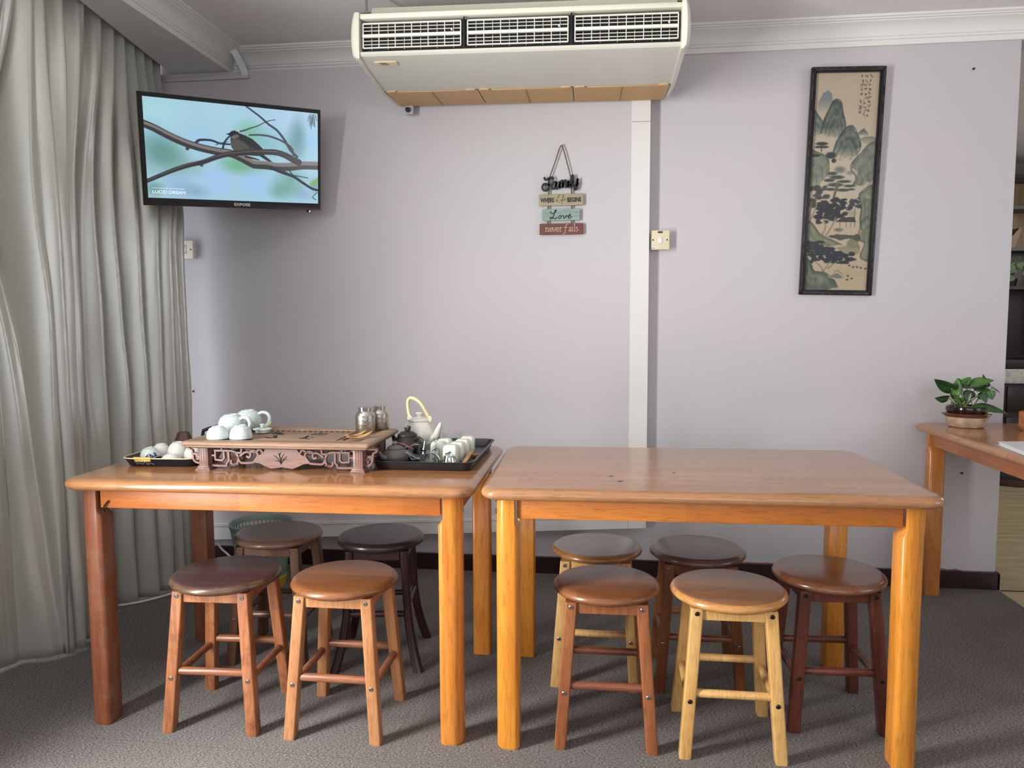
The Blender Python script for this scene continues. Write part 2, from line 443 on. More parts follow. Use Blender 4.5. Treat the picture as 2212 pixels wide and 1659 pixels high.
# glass door by the camera
M_ALU = plain('door aluminium', (150, 150, 150), 0.35, 0.8)
b = BM()
for lo, hi in (((XL-.09, .05, 0), (XL-.03, .11, 2.1)), ((XL-.09, 1.16, 0), (XL-.03, 1.22, 2.1)), ((XL-.09, .05, 2.04), (XL-.03, 1.22, 2.1)), ((XL-.09, .05, 0), (XL-.03, 1.22, .08))): bx(lo, hi, bm=b)
struct('door_1', b, M_ALU, smooth=0)
# window frame behind the curtain
b = BM()
for lo, hi in (((XL-.09, 2.25, .15), (XL-.03, 2.3, 2.3)), ((XL-.09, 3.15, .15), (XL-.03, 3.2, 2.3)), ((XL-.09, 2.25, 2.25), (XL-.03, 3.2, 2.3)), ((XL-.09, 2.25, .15), (XL-.03, 3.2, .2))): bx(lo, hi, bm=b)
struct('window_1', b, M_ALU, smooth=0)
b = BM()
for lo, hi in (((-1.4, -2.6, .6), (-1.34, -2.53, 2.4)), ((2.34, -2.6, .6), (2.4, -2.53, 2.4)), ((-1.4, -2.6, .6), (2.4, -2.53, .66)), ((-1.4, -2.6, 2.34), (2.4, -2.53, 2.4)), ((.47, -2.6, .6), (.53, -2.53, 2.4))): bx(lo, hi, bm=b)
struct('window_2', b, M_ALU, smooth=0)

# ------------------------------------------------------------------ dining tables
TL_, TB_, OV = 1.0629, 0.5897, 0.0725
def table(label, loc, rz, seed, cols, group='wooden dining tables', worn=None):
    leg2 = wood('old red-brown varnished leg', worn[0], worn[1], 'Z', 0.4, 0.1, 0.8, None, seed+9, worn[2], 0.35) if worn else None  # darker, redder wood with a patch colour for the left legs
    t = thing('dining_table', label, 'table', loc, rz, group)
    top = wood('varnished rubberwood top', cols[0], cols[1], 'X', 0.22, 0.35, 1.0, (0.42, 0.062), seed)
    fr = wood('varnished rubberwood apron', cols[2], cols[3], 'X', 0.45, 0.0, 1.0, (0.48, 0.3, 'XZ'), seed+2)
    lg = wood('varnished rubberwood leg', cols[4], cols[5], 'Z', 0.28, 0.25, 0.8, None, seed+5)
    W_, D_ = TL_+2*OV, TB_+2*OV
    b = BM(); layers = []
    zt, th = 0.75, 0.034
    for k in range(9):
        a = PI*k/8-PI/2
        ins = 0.020*(1-math.cos(a)) if a < 0 else 0.026*(1-math.cos(a))
        z = zt-th/2+math.sin(a)*th/2
        layers.append([(x, y, z) for x, y in rrect(W_-2*ins, D_-2*ins, 0.055-ins*0.5, 8)])
    loft(b, layers)
    obj('tabletop', b, top, t, 50)
    # aprons
    za, zb = 0.658, zt-th
    for sy in (-1, 1):
        b = BM(); box(b, (0, sy*(TB_/2+0.010), (za+zb)/2), (TL_-0.052, 0.022, zb-za), 0.003)
        obj('apron', b, fr, t)
    for sx in (-1, 1):
        b = BM(); box(b, (sx*(TL_/2+0.010), 0, (za+zb)/2), (0.022, TB_-0.052, zb-za), 0.003)
        obj('apron', b, fr, t)
    steel = plain('bolt steel', (120, 110, 98), 0.35, 0.9)
    for sx in (-1, 1):
        for sy in (-1, 1):
            b = BM(); r = 0.0325
            # section: rounded outside, flatter inside
            corner = {(1, 1): 0, (-1, 1): 1, (-1, -1): 2, (1, -1): 3}
            rad = [0.014]*4; rad[corner[(sx, sy)]] = 0.030; rad[(corner[(sx, sy)]+2) % 4] = 0.008
            s1 = rrect(2*r, 2*r, rad, 5)
            cut = 0.014
            def notch(p):  # pull the inner sides out where the aprons sit
                x, y = p
                if x*sx < -r+cut: x = sx*(-r+cut)
                if y*sy < -r+cut: y = sy*(-r+cut)
                return x, y
            s2 = [notch(p) for p in s1]
            lay = [[(x*0.93, y*0.93, 0) for x, y in s1], [(x, y, 0.006) for x, y in s1], [(x, y, 0.632) for x, y in s1]]
            lay += [[(x+.0001*i, y, 0.654) for i, (x, y) in enumerate(s2)], [(x+.0001*i, y, zb+0.001) for i, (x, y) in enumerate(s2)]]
            loft(b, lay)
            xf(b, T(sx*TL_/2, sy*TB_/2, 0))
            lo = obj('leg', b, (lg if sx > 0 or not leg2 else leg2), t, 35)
            for zz in (0.705, 0.672):
                b = BM(); lathe(b, [(0, 0), (0.007, 0), (0.007, 0.0015), (0.0055, 0.003), (0.002, 0.003), (0.0018, 0.0012), (0, 0.0012)], 14, T(sx*(TL_/2+r-0.0005), sy*(TB_/2-0.004), zz) @ RY(sx*PI/2))
                obj('bolt', b, steel, lo)
    return t
def place(x1, y1, a):   # front-left leg centre -> table centre
    c, s = math.cos(a), math.sin(a)
    return (x1+c*TL_/2-s*TB_/2, y1+s*TL_/2+c*TB_/2, 0)
ORANGE = [(146, 98, 60), (176, 126, 84), (164, 88, 34), (200, 122, 54), (186, 108, 40), (222, 146, 62)]
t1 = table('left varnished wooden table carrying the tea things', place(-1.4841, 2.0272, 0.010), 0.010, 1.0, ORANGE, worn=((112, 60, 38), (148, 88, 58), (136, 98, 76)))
ORANGE2 = [(150, 104, 68), (182, 134, 94), (172, 96, 38), (206, 128, 54), (196, 118, 40), (230, 154, 58)]
t2 = table('right varnished wooden table with a bare top', place(-0.2596, 2.0363, 0.0174), 0.0174, 4.0, ORANGE2)
t3 = table('wooden table at the right wall end holding the potted plant', (1.357+OV+TB_/2, 3.500-OV-TL_/2, 0), PI/2+0.004, 7.0,
           [(158, 104, 66), (186, 136, 94), (166, 100, 64), (190, 124, 84), (176, 108, 52), (196, 128, 68)])
# small dark tie on the left table's apron, specks on the right table
M_BLACK = plain('black plastic', (22, 22, 24), 0.4)
b = BM(); tube(b, smoothpath([(-0.492, -0.318, 0.645), (-0.490, -0.3215, 0.662), (-0.484, -0.3215, 0.672), (-0.476, -0.3195, 0.681)], 4), 0.0024, 8)
obj('cable_tie', b, M_BLACK, t1)
M_KNOT = plain('dark knot', (40, 26, 20), 0.5)
for x, y, s in ((-0.245, -0.165, .006), (-0.222, -0.235, .0075), (-0.06, -0.10, .004)):
    b = BM(); lathe(b, [(0, 0.7485), (s, 0.7485), (s*.8, 0.7506), (0, 0.7507)], 9)
    for v in b.verts: v.co = Vector((v.co.x*1.4+x, v.co.y*.8+y+v.co.x*.4, v.co.z))
    obj('knot', b, M_KNOT, t2)
b = BM(); lathe(b, [(0, 0.7485), (.007, 0.7485), (.006, 0.7507), (0, 0.7507)], 12, T(0.565, 0.18, 0)); obj('knot', b, M_KNOT, t1)

# ------------------------------------------------------------------ stools
M_STEEL = plain('stool bolt steel', (150, 145, 138), 0.3, 0.9)
M_DARKSTEEL = plain('dark bolt steel', (60, 55, 52), 0.4, 0.8)
def stool(label, x, y, rz, seat_c, leg_c, R=0.158, H=0.445, bolt=M_STEEL, seed=0, rim=None, wear=None, sabre=False, rough=0.32, th=0.030, legwear=None, rung_c=None, grain=0.3):
    t = thing('round_stool', label, 'stool', (x, y, 0), rz, 'round wooden stools')
    sm = wood('stool seat wood', seat_c[0], seat_c[1], 'X', rough, 0.18, 1.0, (0.6, 0.07), seed, wear, 0.35)
    lm = wood('stool leg wood', leg_c[0], leg_c[1], 'Z', 0.36, 0.12, 1.0, None, seed+1, legwear, 0.45)
    rm = lm if rung_c is None else wood('stool rung wood', rung_c[0], rung_c[1], 'X', 0.36, 0.12, 1.0, None, seed+3)
    b = BM()
    lathe(b, [(0, H-th), (R-0.020, H-th), (R-0.009, H-th+0.003), (R-0.002, H-th+0.009), (R, H-th*0.52), (R-0.003, H-0.009), (R-0.010, H-0.003), (R-0.020, H-0.0003), (0, H)], 56)
    s = obj('seat', b, sm, t, 60)
    if rim is not None:
        me = s.data; me.materials.append(wood('stool rim wood', rim[0], rim[1], 'X', 0.3, 0.3, 1.0, None, seed+2, None))
        for p in me.polygons:
            c = p.center
            if math.hypot(c.x, c.y) > R-0.0125 and c.z < H-0.0015: p.material_index = 1
    zt = H-th; top, bot = 0.098, 0.128; hw = 0.0165
    def lc(z): # leg-centre half spread at height z
        k = 1-z/zt
        if sabre: return top-0.004+0.020*k+0.030*max(0, k-0.45)**2/0.3
        return top+(bot-top)*k
    for sx in (-1, 1):
        for sy in (-1, 1):
            b = BM(); lay = []
            zs = [0, 0.004, zt] if not sabre else [0, .004, .03, .06, .1, .14, .18, .22, .27, .33, zt]
            for z in zs:
                c = lc(z); h = hw*(0.9 if z == 0 else 1)
                if sabre: h = 0.0175-0.004*(1-abs(z/zt-0.6))
                sec = rrect(2*h, 2*h, 0.004 if not sabre else 0.009, 3)
                lay.append([(sx*c+p[0], sy*c+p[1], z) for p in sec])
            loft(b, lay); obj('leg', b, lm, t, 35)
    ca = lc(zt-0.02)
    for k in range(4):
        b = BM(); box(b, (0, -ca-0.002, zt-0.0165), (2*ca-2*hw+0.002, 0.016, 0.033), 0.0015, 1, M=RZ(k*PI/2)); obj('apron', b, lm, t)
    zf, zsd = (0.178, 0.160) if not sabre else (0.19, 0.215)
    for k, z in ((0, zf), (2, zf), (1, zsd), (3, zsd)):
        c = lc(z); b = BM()
        tube(b, [(-c+0.004, -c, z), (-c+0.02, -c, z), (c-0.02, -c, z), (c-0.004, -c, z)], [0.009, 0.0115, 0.0115, 0.009], 12)
        xf(b, RZ(k*PI/2)); obj('rung', b, rm, t, 50)
    if not sabre:
        tilt = math.atan((bot-top)/zt)
        for sx in (-1, 1):
            for z in (zt-0.014, zsd):
                c = lc(z); b = BM()
                lathe(b, [(0, 0), (0.0068, 0), (0.0068, 0.001), (0.0052, 0.0024), (0.0022, 0.0024), (0.002, 0.001), (0, 0.001)], 14, T(sx*c, -c-hw+0.0004, z) @ RX(PI/2+tilt))
                obj('bolt', b, bolt, t)
    return t
dk = [(46, 26, 28), (74, 46, 46)]
stool('dark maroon stool with worn rim in front under the left table, nearer the curtain', -1.137, 2.125, 0.03, [(64, 42, 44), (92, 64, 62)], [(132, 78, 50), (186, 124, 82)], 0.163, seed=1, wear=(74, 52, 46), rough=0.45, rim=[(60, 42, 36), (112, 86, 62)], bolt=M_STEEL, legwear=(110, 62, 42), rung_c=[(108, 62, 42), (158, 100, 64)])
stool('plain mid-brown stool in front under the left table, nearer the right table', -0.763, 2.124, 0.0, [(116, 72, 42), (144, 94, 58)], [(160, 106, 66), (192, 138, 94)], 0.158, seed=2, rung_c=[(118, 70, 46), (154, 100, 68)])
stool('taupe-brown stool in front of the waste basket under the left table', -1.165, 2.558, 0.03, [(108, 82, 72), (126, 98, 86)], [(96, 64, 48), (120, 82, 62)], 0.156, seed=3, bolt=M_STEEL)
stool('near-black stool with flared legs at the back under the left table', -0.785, 2.566, 0.13, [(44, 34, 35), (64, 50, 50)], [(42, 18, 22), (62, 28, 30)], 0.153, seed=4, sabre=True, th=0.034)
stool('brown stool at the front left under the right table', 0.013, 2.165, 0.005, [(112, 68, 40), (146, 94, 60)], [(130, 76, 44), (160, 100, 62)], 0.155, seed=5, rung_c=[(112, 62, 42), (138, 82, 56)])
stool('stool with greyish top and pale legs at the back left under the right table', -0.018, 2.522, -0.03, [(146, 136, 122), (168, 158, 144)], [(190, 146, 88), (216, 174, 114)], 0.152, seed=6, rim=[(130, 88, 48), (170, 122, 72)], rough=0.2)
stool('dark-topped stool at the back under the right table, beside the greyish one', 0.316, 2.526, -0.005, [(90, 68, 62), (116, 90, 80)], [(106, 62, 36), (146, 90, 54)], 0.158, seed=7, bolt=M_STEEL, rough=0.25)
stool('pale yellow-legged stool in front under the right table', 0.358, 2.156, -0.005, [(126, 88, 62), (158, 116, 84)], [(204, 154, 88), (226, 182, 116)], 0.163, seed=8, bolt=M_DARKSTEEL, rim=[(176, 118, 62), (208, 156, 92)])
stool('red-brown stool standing by the right end leg of the right table', 0.682, 2.332, 0.035, [(104, 66, 46), (138, 94, 68)], [(84, 42, 32), (112, 60, 44)], 0.163, seed=9, rough=0.22, bolt=M_DARKSTEEL)

# ------------------------------------------------------------------ curtain
def curtain_mat():
    mt, nt, b = new_mat('grey-green satin curtain')
    tc = N(nt, 'ShaderNodeTexCoord'); mp = N(nt, 'ShaderNodeMapping'); mp.inputs['Scale'].default_value = (500, 500, 60)
    nz = N(nt, 'ShaderNodeTexNoise'); nz.inputs['Scale'].default_value = 1.0; nz.inputs['Detail'].default_value = 2
    nt.links.new(tc.outputs['Object'], mp.inputs['Vector']); nt.links.new(mp.outputs['Vector'], nz.inputs['Vector'])
    bp = N(nt, 'ShaderNodeBump'); bp.inputs['Strength'].default_value = 0.15; bp.inputs['Distance'].default_value = 0.001
    nt.links.new(nz.outputs['Fac'], bp.inputs['Height']); nt.links.new(bp.outputs['Normal'], b.inputs['Normal'])
    b.inputs['Base Color'].default_value = L4((190, 190, 181)); b.inputs['Roughness'].default_value = 0.30; b.inputs['Metallic'].default_value = 0.35
    b.inputs['Specular IOR Level'].default_value = 0.75; b.inputs['Sheen Weight'].default_value = 0.25; b.inputs['Sheen Roughness'].default_value = 0.4
    b.inputs['Anisotropic'].default_value = 0.0
    return mt
M_CURT = curtain_mat()
# fold crests: (y at the top, y at the hem, depth of the valley that follows)
RIDGES = [(1.22, 1.22, .05), (1.33, 1.33, .05), (1.43, 1.43, .05), (1.54, 1.54, .05), (1.65, 1.66, .05), (1.77, 1.79, .05), (1.89, 1.92, .05), (2.01, 2.05, .045), (2.12, 2.17, .040), (2.20, 2.26, .030),
          (2.262, 2.33, .020), (2.31, 2.385, .042), (2.395, 2.425, .032), (2.455, 2.47, .050), (2.56, 2.545, .050), (2.685, 2.66, .060), (2.79, 2.84, .055), (2.88, 2.93, .048), (2.955, 3.00, .050), (3.035, 3.07, .050), (3.115, 3.14, .055), (3.19, 3.20, .05), (3.27, 3.275, .04), (3.40, 3.40, .04)]
def base_x(y, k):       # k = 0 hem .. 1 top, position of the fold crests
    yb = [1.2, 1.5, 1.85, 2.15, 2.34, 2.41, 2.50, 2.56, 2.70, 2.86, 2.95, 3.02, 3.12, 3.3]; xb = [-1.70, -1.74, -1.98, -2.08, -2.04, -1.90, -1.872, -1.93, -2.00, -2.00, -1.955, -1.90, -1.88, -1.905]
    a = soffit_edge(y+0.125*max(0, (y-2.6)/0.725))-0.022; c = float(np.interp(y, yb, xb))
    kk = min(1, max(0, (k-0.66)/0.32)); kk = kk*kk*(3-2*kk)
    return c+(a-c)*kk
def curtain():
    NY, NZ = 900, 70
    ys = np.linspace(1.26, 3.325, NY)
    ra = np.array([r[2] for r in RIDGES])
    bm = BM(); rows = []
    for j in range(NZ+1):
        k = j/NZ; z = 0.012+k*(2.455-0.012); row = []
        rp = np.array([r[1]+(r[0]-r[1])*min(1, k*1.15) for r in RIDGES])
        for i, y in enumerate(ys):
            # crest positions drift with height
            yy = y+0.016*noise.noise(Vector((y*3.0, z*1.1, 3.3)))+0.006*math.sin(z*2.2+y*7)*(1-k*0.6)
            idx = int(np.searchsorted(rp, yy)); lo = max(0, idx-1); hi = min(len(rp)-1, idx)
            if hi == lo: ph = 0.0; amp = ra[lo]
            else:
                u = (yy-rp[lo])/(rp[hi]-rp[lo]); u = min(1, max(0, u)); ph = u; amp = ra[lo]
            wv = 0.5-0.5*math.cos(2*PI*ph)          # 0 at crest, 1 in valley
            wv = wv**0.62
            a = amp*1.2
            if y < 2.42:
                a *= 0.10+0.9*min(1, max(0, (k-0.18)/0.42))
            a *= 0.80+0.35*noise.noise(Vector((y*4, z*1.5, 9)))
            x = base_x(y, k)-a*wv*1.5
            x += 0.010*noise.noise(Vector((y*6, z*2.2, 1.5)))+0.005*noise.noise(Vector((y*22, z*3.5, 4.5)))
            # narrow gathered ridges between the main folds
            rg = max(0.0, math.sin(2*PI*y/0.062+2.6*noise.noise(Vector((y*2.5, z*0.5, 7.7)))*2))**4
            x += 0.011*rg*(0.35+0.65*k)*(0.5+0.9*noise.noise(Vector((y*5, z*1.2, 2.2))))
            x = max(x, XL+0.02)
            dy = 0.012*math.sin(2*PI*ph)*(1 if amp > .03 else .4)
            zz = z if j else 0.012+0.004*noise.noise(Vector((y*8, 0, 0)))
            kq = min(1, max(0, (k-0.60)/0.38)); kq = kq*kq*(3-2*kq)
            yo = 0.125*kq*max(0, (y-2.6)/0.725)
            row.append(bm.verts.new((min(x, XL+0.55), y+dy+yo, zz)))
        rows.append(row)
    for A, B in zip(rows, rows[1:]):
        for i in range(NY-1): bm.faces.new((A[i], A[i+1], B[i+1], B[i]))
    o = obj('curtain', bm, M_CURT, None, 0)
    o.data.polygons.foreach_set('use_smooth', [True]*len(o.data.polygons))
    sol = o.modifiers.new('thickness', 'SOLIDIFY'); sol.thickness = 0.002; sol.offset = -1
    tag(o, 'floor-length grey-green satin curtain along the left wall', 'curtain')
curtain()

# ------------------------------------------------------------------ tiny painter for the picture and the screen
class Paint:
    def __init__(s, w, h, bg):
        s.w, s.h = w, h; s.a = np.zeros((h, w, 3)); s.a[:] = bg
        s.Y, s.X = np.mgrid[0:h, 0:w].astype(float); s.X = (s.X+.5); s.Y = (s.Y+.5)
        s.rng = np.random.RandomState(5)
    def mix(s, m, c): s.a = s.a*(1-m[..., None])+np.array(c, float)*m[..., None]
    def nz(s, sx, sy, seed=0):
        r = np.random.RandomState(seed); g = r.rand(sy+2, sx+2)
        fx = s.X/s.w*sx; fy = s.Y/s.h*sy; ix = fx.astype(int); iy = fy.astype(int); tx = fx-ix; ty = fy-iy
        tx = tx*tx*(3-2*tx); ty = ty*ty*(3-2*ty)
        return (g[iy, ix]*(1-tx)+g[iy, ix+1]*tx)*(1-ty)+(g[iy+1, ix]*(1-tx)+g[iy+1, ix+1]*tx)*ty
    def poly(s, pts, c, al=1.0, fade=None, tex=None):
        P = pts; ins = np.zeros((s.h, s.w), bool); n = len(P)
        for i in range(n):
            x1, y1 = P[i]; x2, y2 = P[(i+1) % n]
            if y1 == y2: continue
            cond = ((y1 > s.Y) != (y2 > s.Y)) & (s.X < (x2-x1)*(s.Y-y1)/(y2-y1)+x1)
            ins ^= cond
        m = ins.astype(float)*al
        if fade:  # fade to nothing between y=fade0 and y=fade1
            m *= np.clip((fade[1]-s.Y)/(fade[1]-fade[0]), 0, 1)
        if tex is not None: m = m*tex
        s.mix(m, c)
    def stroke(s, pts, wd, c, al=1.0):
        d = np.full((s.h, s.w), 1e9); ww = np.zeros((s.h, s.w))
        n = len(pts)
        for i in range(n-1):
            (x1, y1), (x2, y2) = pts[i], pts[i+1]; dx, dy = x2-x1, y2-y1; L = dx*dx+dy*dy+1e-9
            t = np.clip(((s.X-x1)*dx+(s.Y-y1)*dy)/L, 0, 1)
            q = np.hypot(s.X-x1-t*dx, s.Y-y1-t*dy)
            if isinstance(wd, (tuple, list)):
                k = (i+t)/(n-1); wl = wd[0]+(wd[1]-wd[0])*k
            else: wl = wd
            q = q-wl/2; d = np.minimum(d, q)
        s.mix(np.clip(0.5-d, 0, 1)*al, c)
    def blob(s, x, y, rx, ry, c, soft=0.5, al=1.0):
        r = np.hypot((s.X-x)/rx, (s.Y-y)/ry); s.mix(np.clip((1-r)/soft, 0, 1)*al, c)
def grid_obj(name, P, wd, ht, mat, parent, M):
    """flat picture surface: width wd, height ht, centred, facing -y in local space"""
    h, w_ = P.h, P.w
    xs = (np.arange(w_)/(w_-1)-.5)*wd; zs = (.5-np.arange(h)/(h-1))*ht
    V = np.zeros((h, w_, 3)); V[..., 0] = xs[None]; V[..., 2] = zs[:, None]
    idx = np.arange(h*w_).reshape(h, w_)
    F = np.stack([idx[:-1, :-1], idx[1:, :-1], idx[1:, 1:], idx[:-1, 1:]], -1).reshape(-1, 4)
    me = bpy.data.meshes.new(name); me.from_pydata(V.reshape(-1, 3).tolist(), [], F.tolist()); me.update()
    c = np.clip(P.a/255, 0, 1); c = np.where(c <= .04045, c/12.92, ((c+.055)/1.055)**2.4)
    ca = me.color_attributes.new('paint', 'FLOAT_COLOR', 'POINT')
    ca.data.foreach_set('color', np.concatenate([c.reshape(-1, 3), np.ones((h*w_, 1))], 1).astype(np.float32).ravel())
    me.materials.append(mat); me.transform(M)
    o = bpy.data.objects.new(name, me); COL.objects.link(o); o.parent = parent
    return o

# ------------------------------------------------------------------ television
def tv_picture():
    W_, H_ = 400, 226
    p = Paint(W_, H_, (166, 206, 224))
    def q(X, Y):
        for _ in range(2):
            xl = 130+(Y-230)*70/1125; s = (X-xl)/(2030-xl)
        tp = 230+190*s; bt = 1355+60*s
        return s*W_, (Y-tp)/(bt-tp)*H_
    for (X, Y, rx, ry, c, al) in ((300, 400, 400, 300, (172, 218, 226), .9), (900, 400, 500, 260, (170, 212, 228), .8), (1700, 500, 500, 300, (172, 206, 234), .8),
            (300, 780, 200, 220, (98, 150, 150), .75), (430, 900, 180, 170, (104, 154, 144), .7), (700, 720, 200, 200, (158, 206, 240), .8), (1250, 640, 220, 200, (112, 186, 142), .9),
            (1100, 960, 260, 150, (112, 182, 142), .9), (1450, 740, 300, 240, (130, 188, 196), .8), (1800, 650, 130, 300, (92, 140, 150), .8), (1950, 700, 120, 260, (150, 198, 236), .9),
            (250, 620, 160, 200, (140, 196, 230), .6), (860, 1150, 260, 240, (160, 200, 240), .9), (1300, 1180, 260, 220, (154, 200, 240), .9), (520, 1230, 220, 180, (140, 176, 216), .8), (260, 1250, 130, 120, (92, 140, 136), .8),
            (700, 1280, 180, 110, (110, 150, 170), .5), (1700, 1130, 240, 200, (110, 166, 158), .8), (1560, 1270, 160, 130, (110, 170, 150), .7), (1850, 1300, 160, 110, (140, 174, 214), .8), (1990, 1200, 80, 120, (80, 120, 124), .6), (320, 860, 330, 300, (96, 146, 136), .75), (560, 1000, 260, 160, (120, 164, 150), .5), (1760, 760, 170, 300, (90, 136, 146), .6), (1180, 1000, 300, 130, (108, 170, 128), .6), (1650, 1250, 260, 170, (100, 158, 140), .6), (880, 1200, 230, 200, (168, 204, 242), .8), (1330, 1200, 220, 190, (166, 202, 242), .8)):
        x, y = q(X, Y); p.blob(x, y, rx/4.6, ry/4.9, c, 1.0, al)
    def st(pts, wd, c, al=1.0):
        pp = [q(*a) for a in pts]
        pp = [(v.x, v.y) for v in smoothpath([(a, b_, 0) for a, b_ in pp], 5)]
        wd = (wd[0]/4.0, wd[1]/4.0) if isinstance(wd, tuple) else wd/4.0
        p.stroke(pp, wd, c, al)
    dark = (38, 40, 52); bark = (88, 82, 88); lite = (150, 142, 146)
    st([(1200, 335), (1290, 400), (1370, 460), (1450, 530), (1550, 600), (1640, 710), (1700, 810), (1780, 890)], (14, 26), (42, 50, 74))
    st([(1110, 615), (1180, 600), (1250, 575), (1330, 550), (1440, 500), (1530, 485)], (14, 6), (44, 52, 70))
    st([(1240, 650), (1340, 648), (1450, 660), (1560, 695), (1650, 740), (1720, 800), (1740, 870)], (14, 24), (60, 66, 78))
    st([(660, 760), (690, 715), (730, 703), (830, 708), (920, 740), (1030, 752)], (26, 16), (44, 48, 70))
    st([(880, 758), (940, 735), (1010, 722)], (8, 5), (60, 70, 96))
    # bird
    def pg(pts, c, al=1.0): p.poly([q(*a) for a in pts], c, al)
    pg([(1380, 850), (1510, 955), (1480, 960), (1350, 880)], (40, 44, 50))
    pg([(1030, 700), (1040, 660), (1100, 640), (1170, 645), (1270, 690), (1350, 760), (1385, 800), (1370, 825), (1400, 860), (1340, 880), (1200, 870), (1085, 838), (1045, 780)], (58, 58, 62))
    pg([(1120, 625), (1200, 655), (1300, 725), (1388, 800), (1365, 822), (1290, 800), (1200, 740), (1130, 690)], (40, 42, 48))
    pg([(1030, 705), (1090, 690), (1180, 730), (1250, 800), (1200, 840), (1085, 838), (1045, 785)], (84, 82, 78), .9)
    pg([(1150, 780), (1260, 800), (1330, 830), (1330, 870), (1200, 860)], (70, 74, 62), .8)
    pg([(980, 636), (1018, 628), (1045, 605), (1090, 598), (1125, 618), (1130, 645), (1100, 668), (1045, 664), (1016, 650)], (30, 32, 42))
    pg([(1088, 600), (1125, 600), (1130, 618), (1110, 622)], (225, 228, 232))
    pg([(1060, 650), (1110, 640), (1130, 660), (1080, 690), (1040, 680)], (150, 140, 132), .6)
    st([(950, 805), (965, 745), (990, 700), (1030, 660), (1090, 625), (1110, 615)], (18, 14), (36, 40, 56))
    # main branch
    st([(140, 525), (250, 575), (380, 650), (520, 720), (640, 765), (760, 800), (900, 830), (1030, 850), (1130, 890), (1240, 950), (1300, 975), (1430, 985), (1550, 1000), (1700, 1000), (1850, 985), (2040, 990)], (66, 80), (60, 57, 58))
    st([(140, 515), (250, 560), (380, 632), (520, 702), (640, 750), (760, 786), (900, 816), (1030, 836), (1130, 870), (1240, 925), (1300, 950), (1430, 955), (1550, 975), (1700, 975), (1850, 962), (2040, 966)], (24, 40), (142, 136, 132), .8)
    for a in ((585, 800), (1285, 1000)): p.blob(*q(*a), 5, 5, (64, 58, 68), .4)
    st([(190, 1165), (320, 1100), (450, 1040), (600, 985), (740, 950), (880, 895), (1000, 862), (1150, 845), (1300, 838), (1450, 835), (1560, 845), (1660, 880), (1740, 925), (1800, 950)], (34, 64), (52, 51, 52))
    st([(200, 1158), (330, 1088), (600, 972), (880, 884), (1000, 852), (1300, 828), (1450, 826), (1560, 835)], (6, 12), (112, 110, 108), .7)
    p.blob(*q(730, 980), 5, 5, (60, 58, 66), .4)
    st([(1480, 1010), (1600, 1060), (1740, 1110), (1850, 1180), (1950, 1240), (2020, 1262)], (30, 22), (34, 38, 54))
    st([(1620, 1045), (1720, 1090), (1800, 1105), (1910, 1125)], (12, 8), (40, 52, 58))
    st([(1690, 1040), (1720, 1080), (1745, 1100)], 12, (40, 50, 56))
    st([(1200, 885), (1300, 910), (1350, 925)], (20, 8), (40, 40, 46))
    pg([(1920, 1195), (1980, 1160), (2035, 1110), (2030, 1170), (1960, 1215)], (128, 176, 74), .9)
    for k in range(14):
        x0 = 1920+random.random()*110; y0 = 420+random.random()*60
        st([(x0, y0), (x0+random.uniform(-20, 20), y0+random.uniform(50, 140))], 10, (60, 84, 92), .6)
    st([(1970, 1330), (2000, 1300), (2020, 1290)], 8, (40, 50, 60)); st([(1960, 1340), (2000, 1370)], 8, (40, 50, 60))
    return p
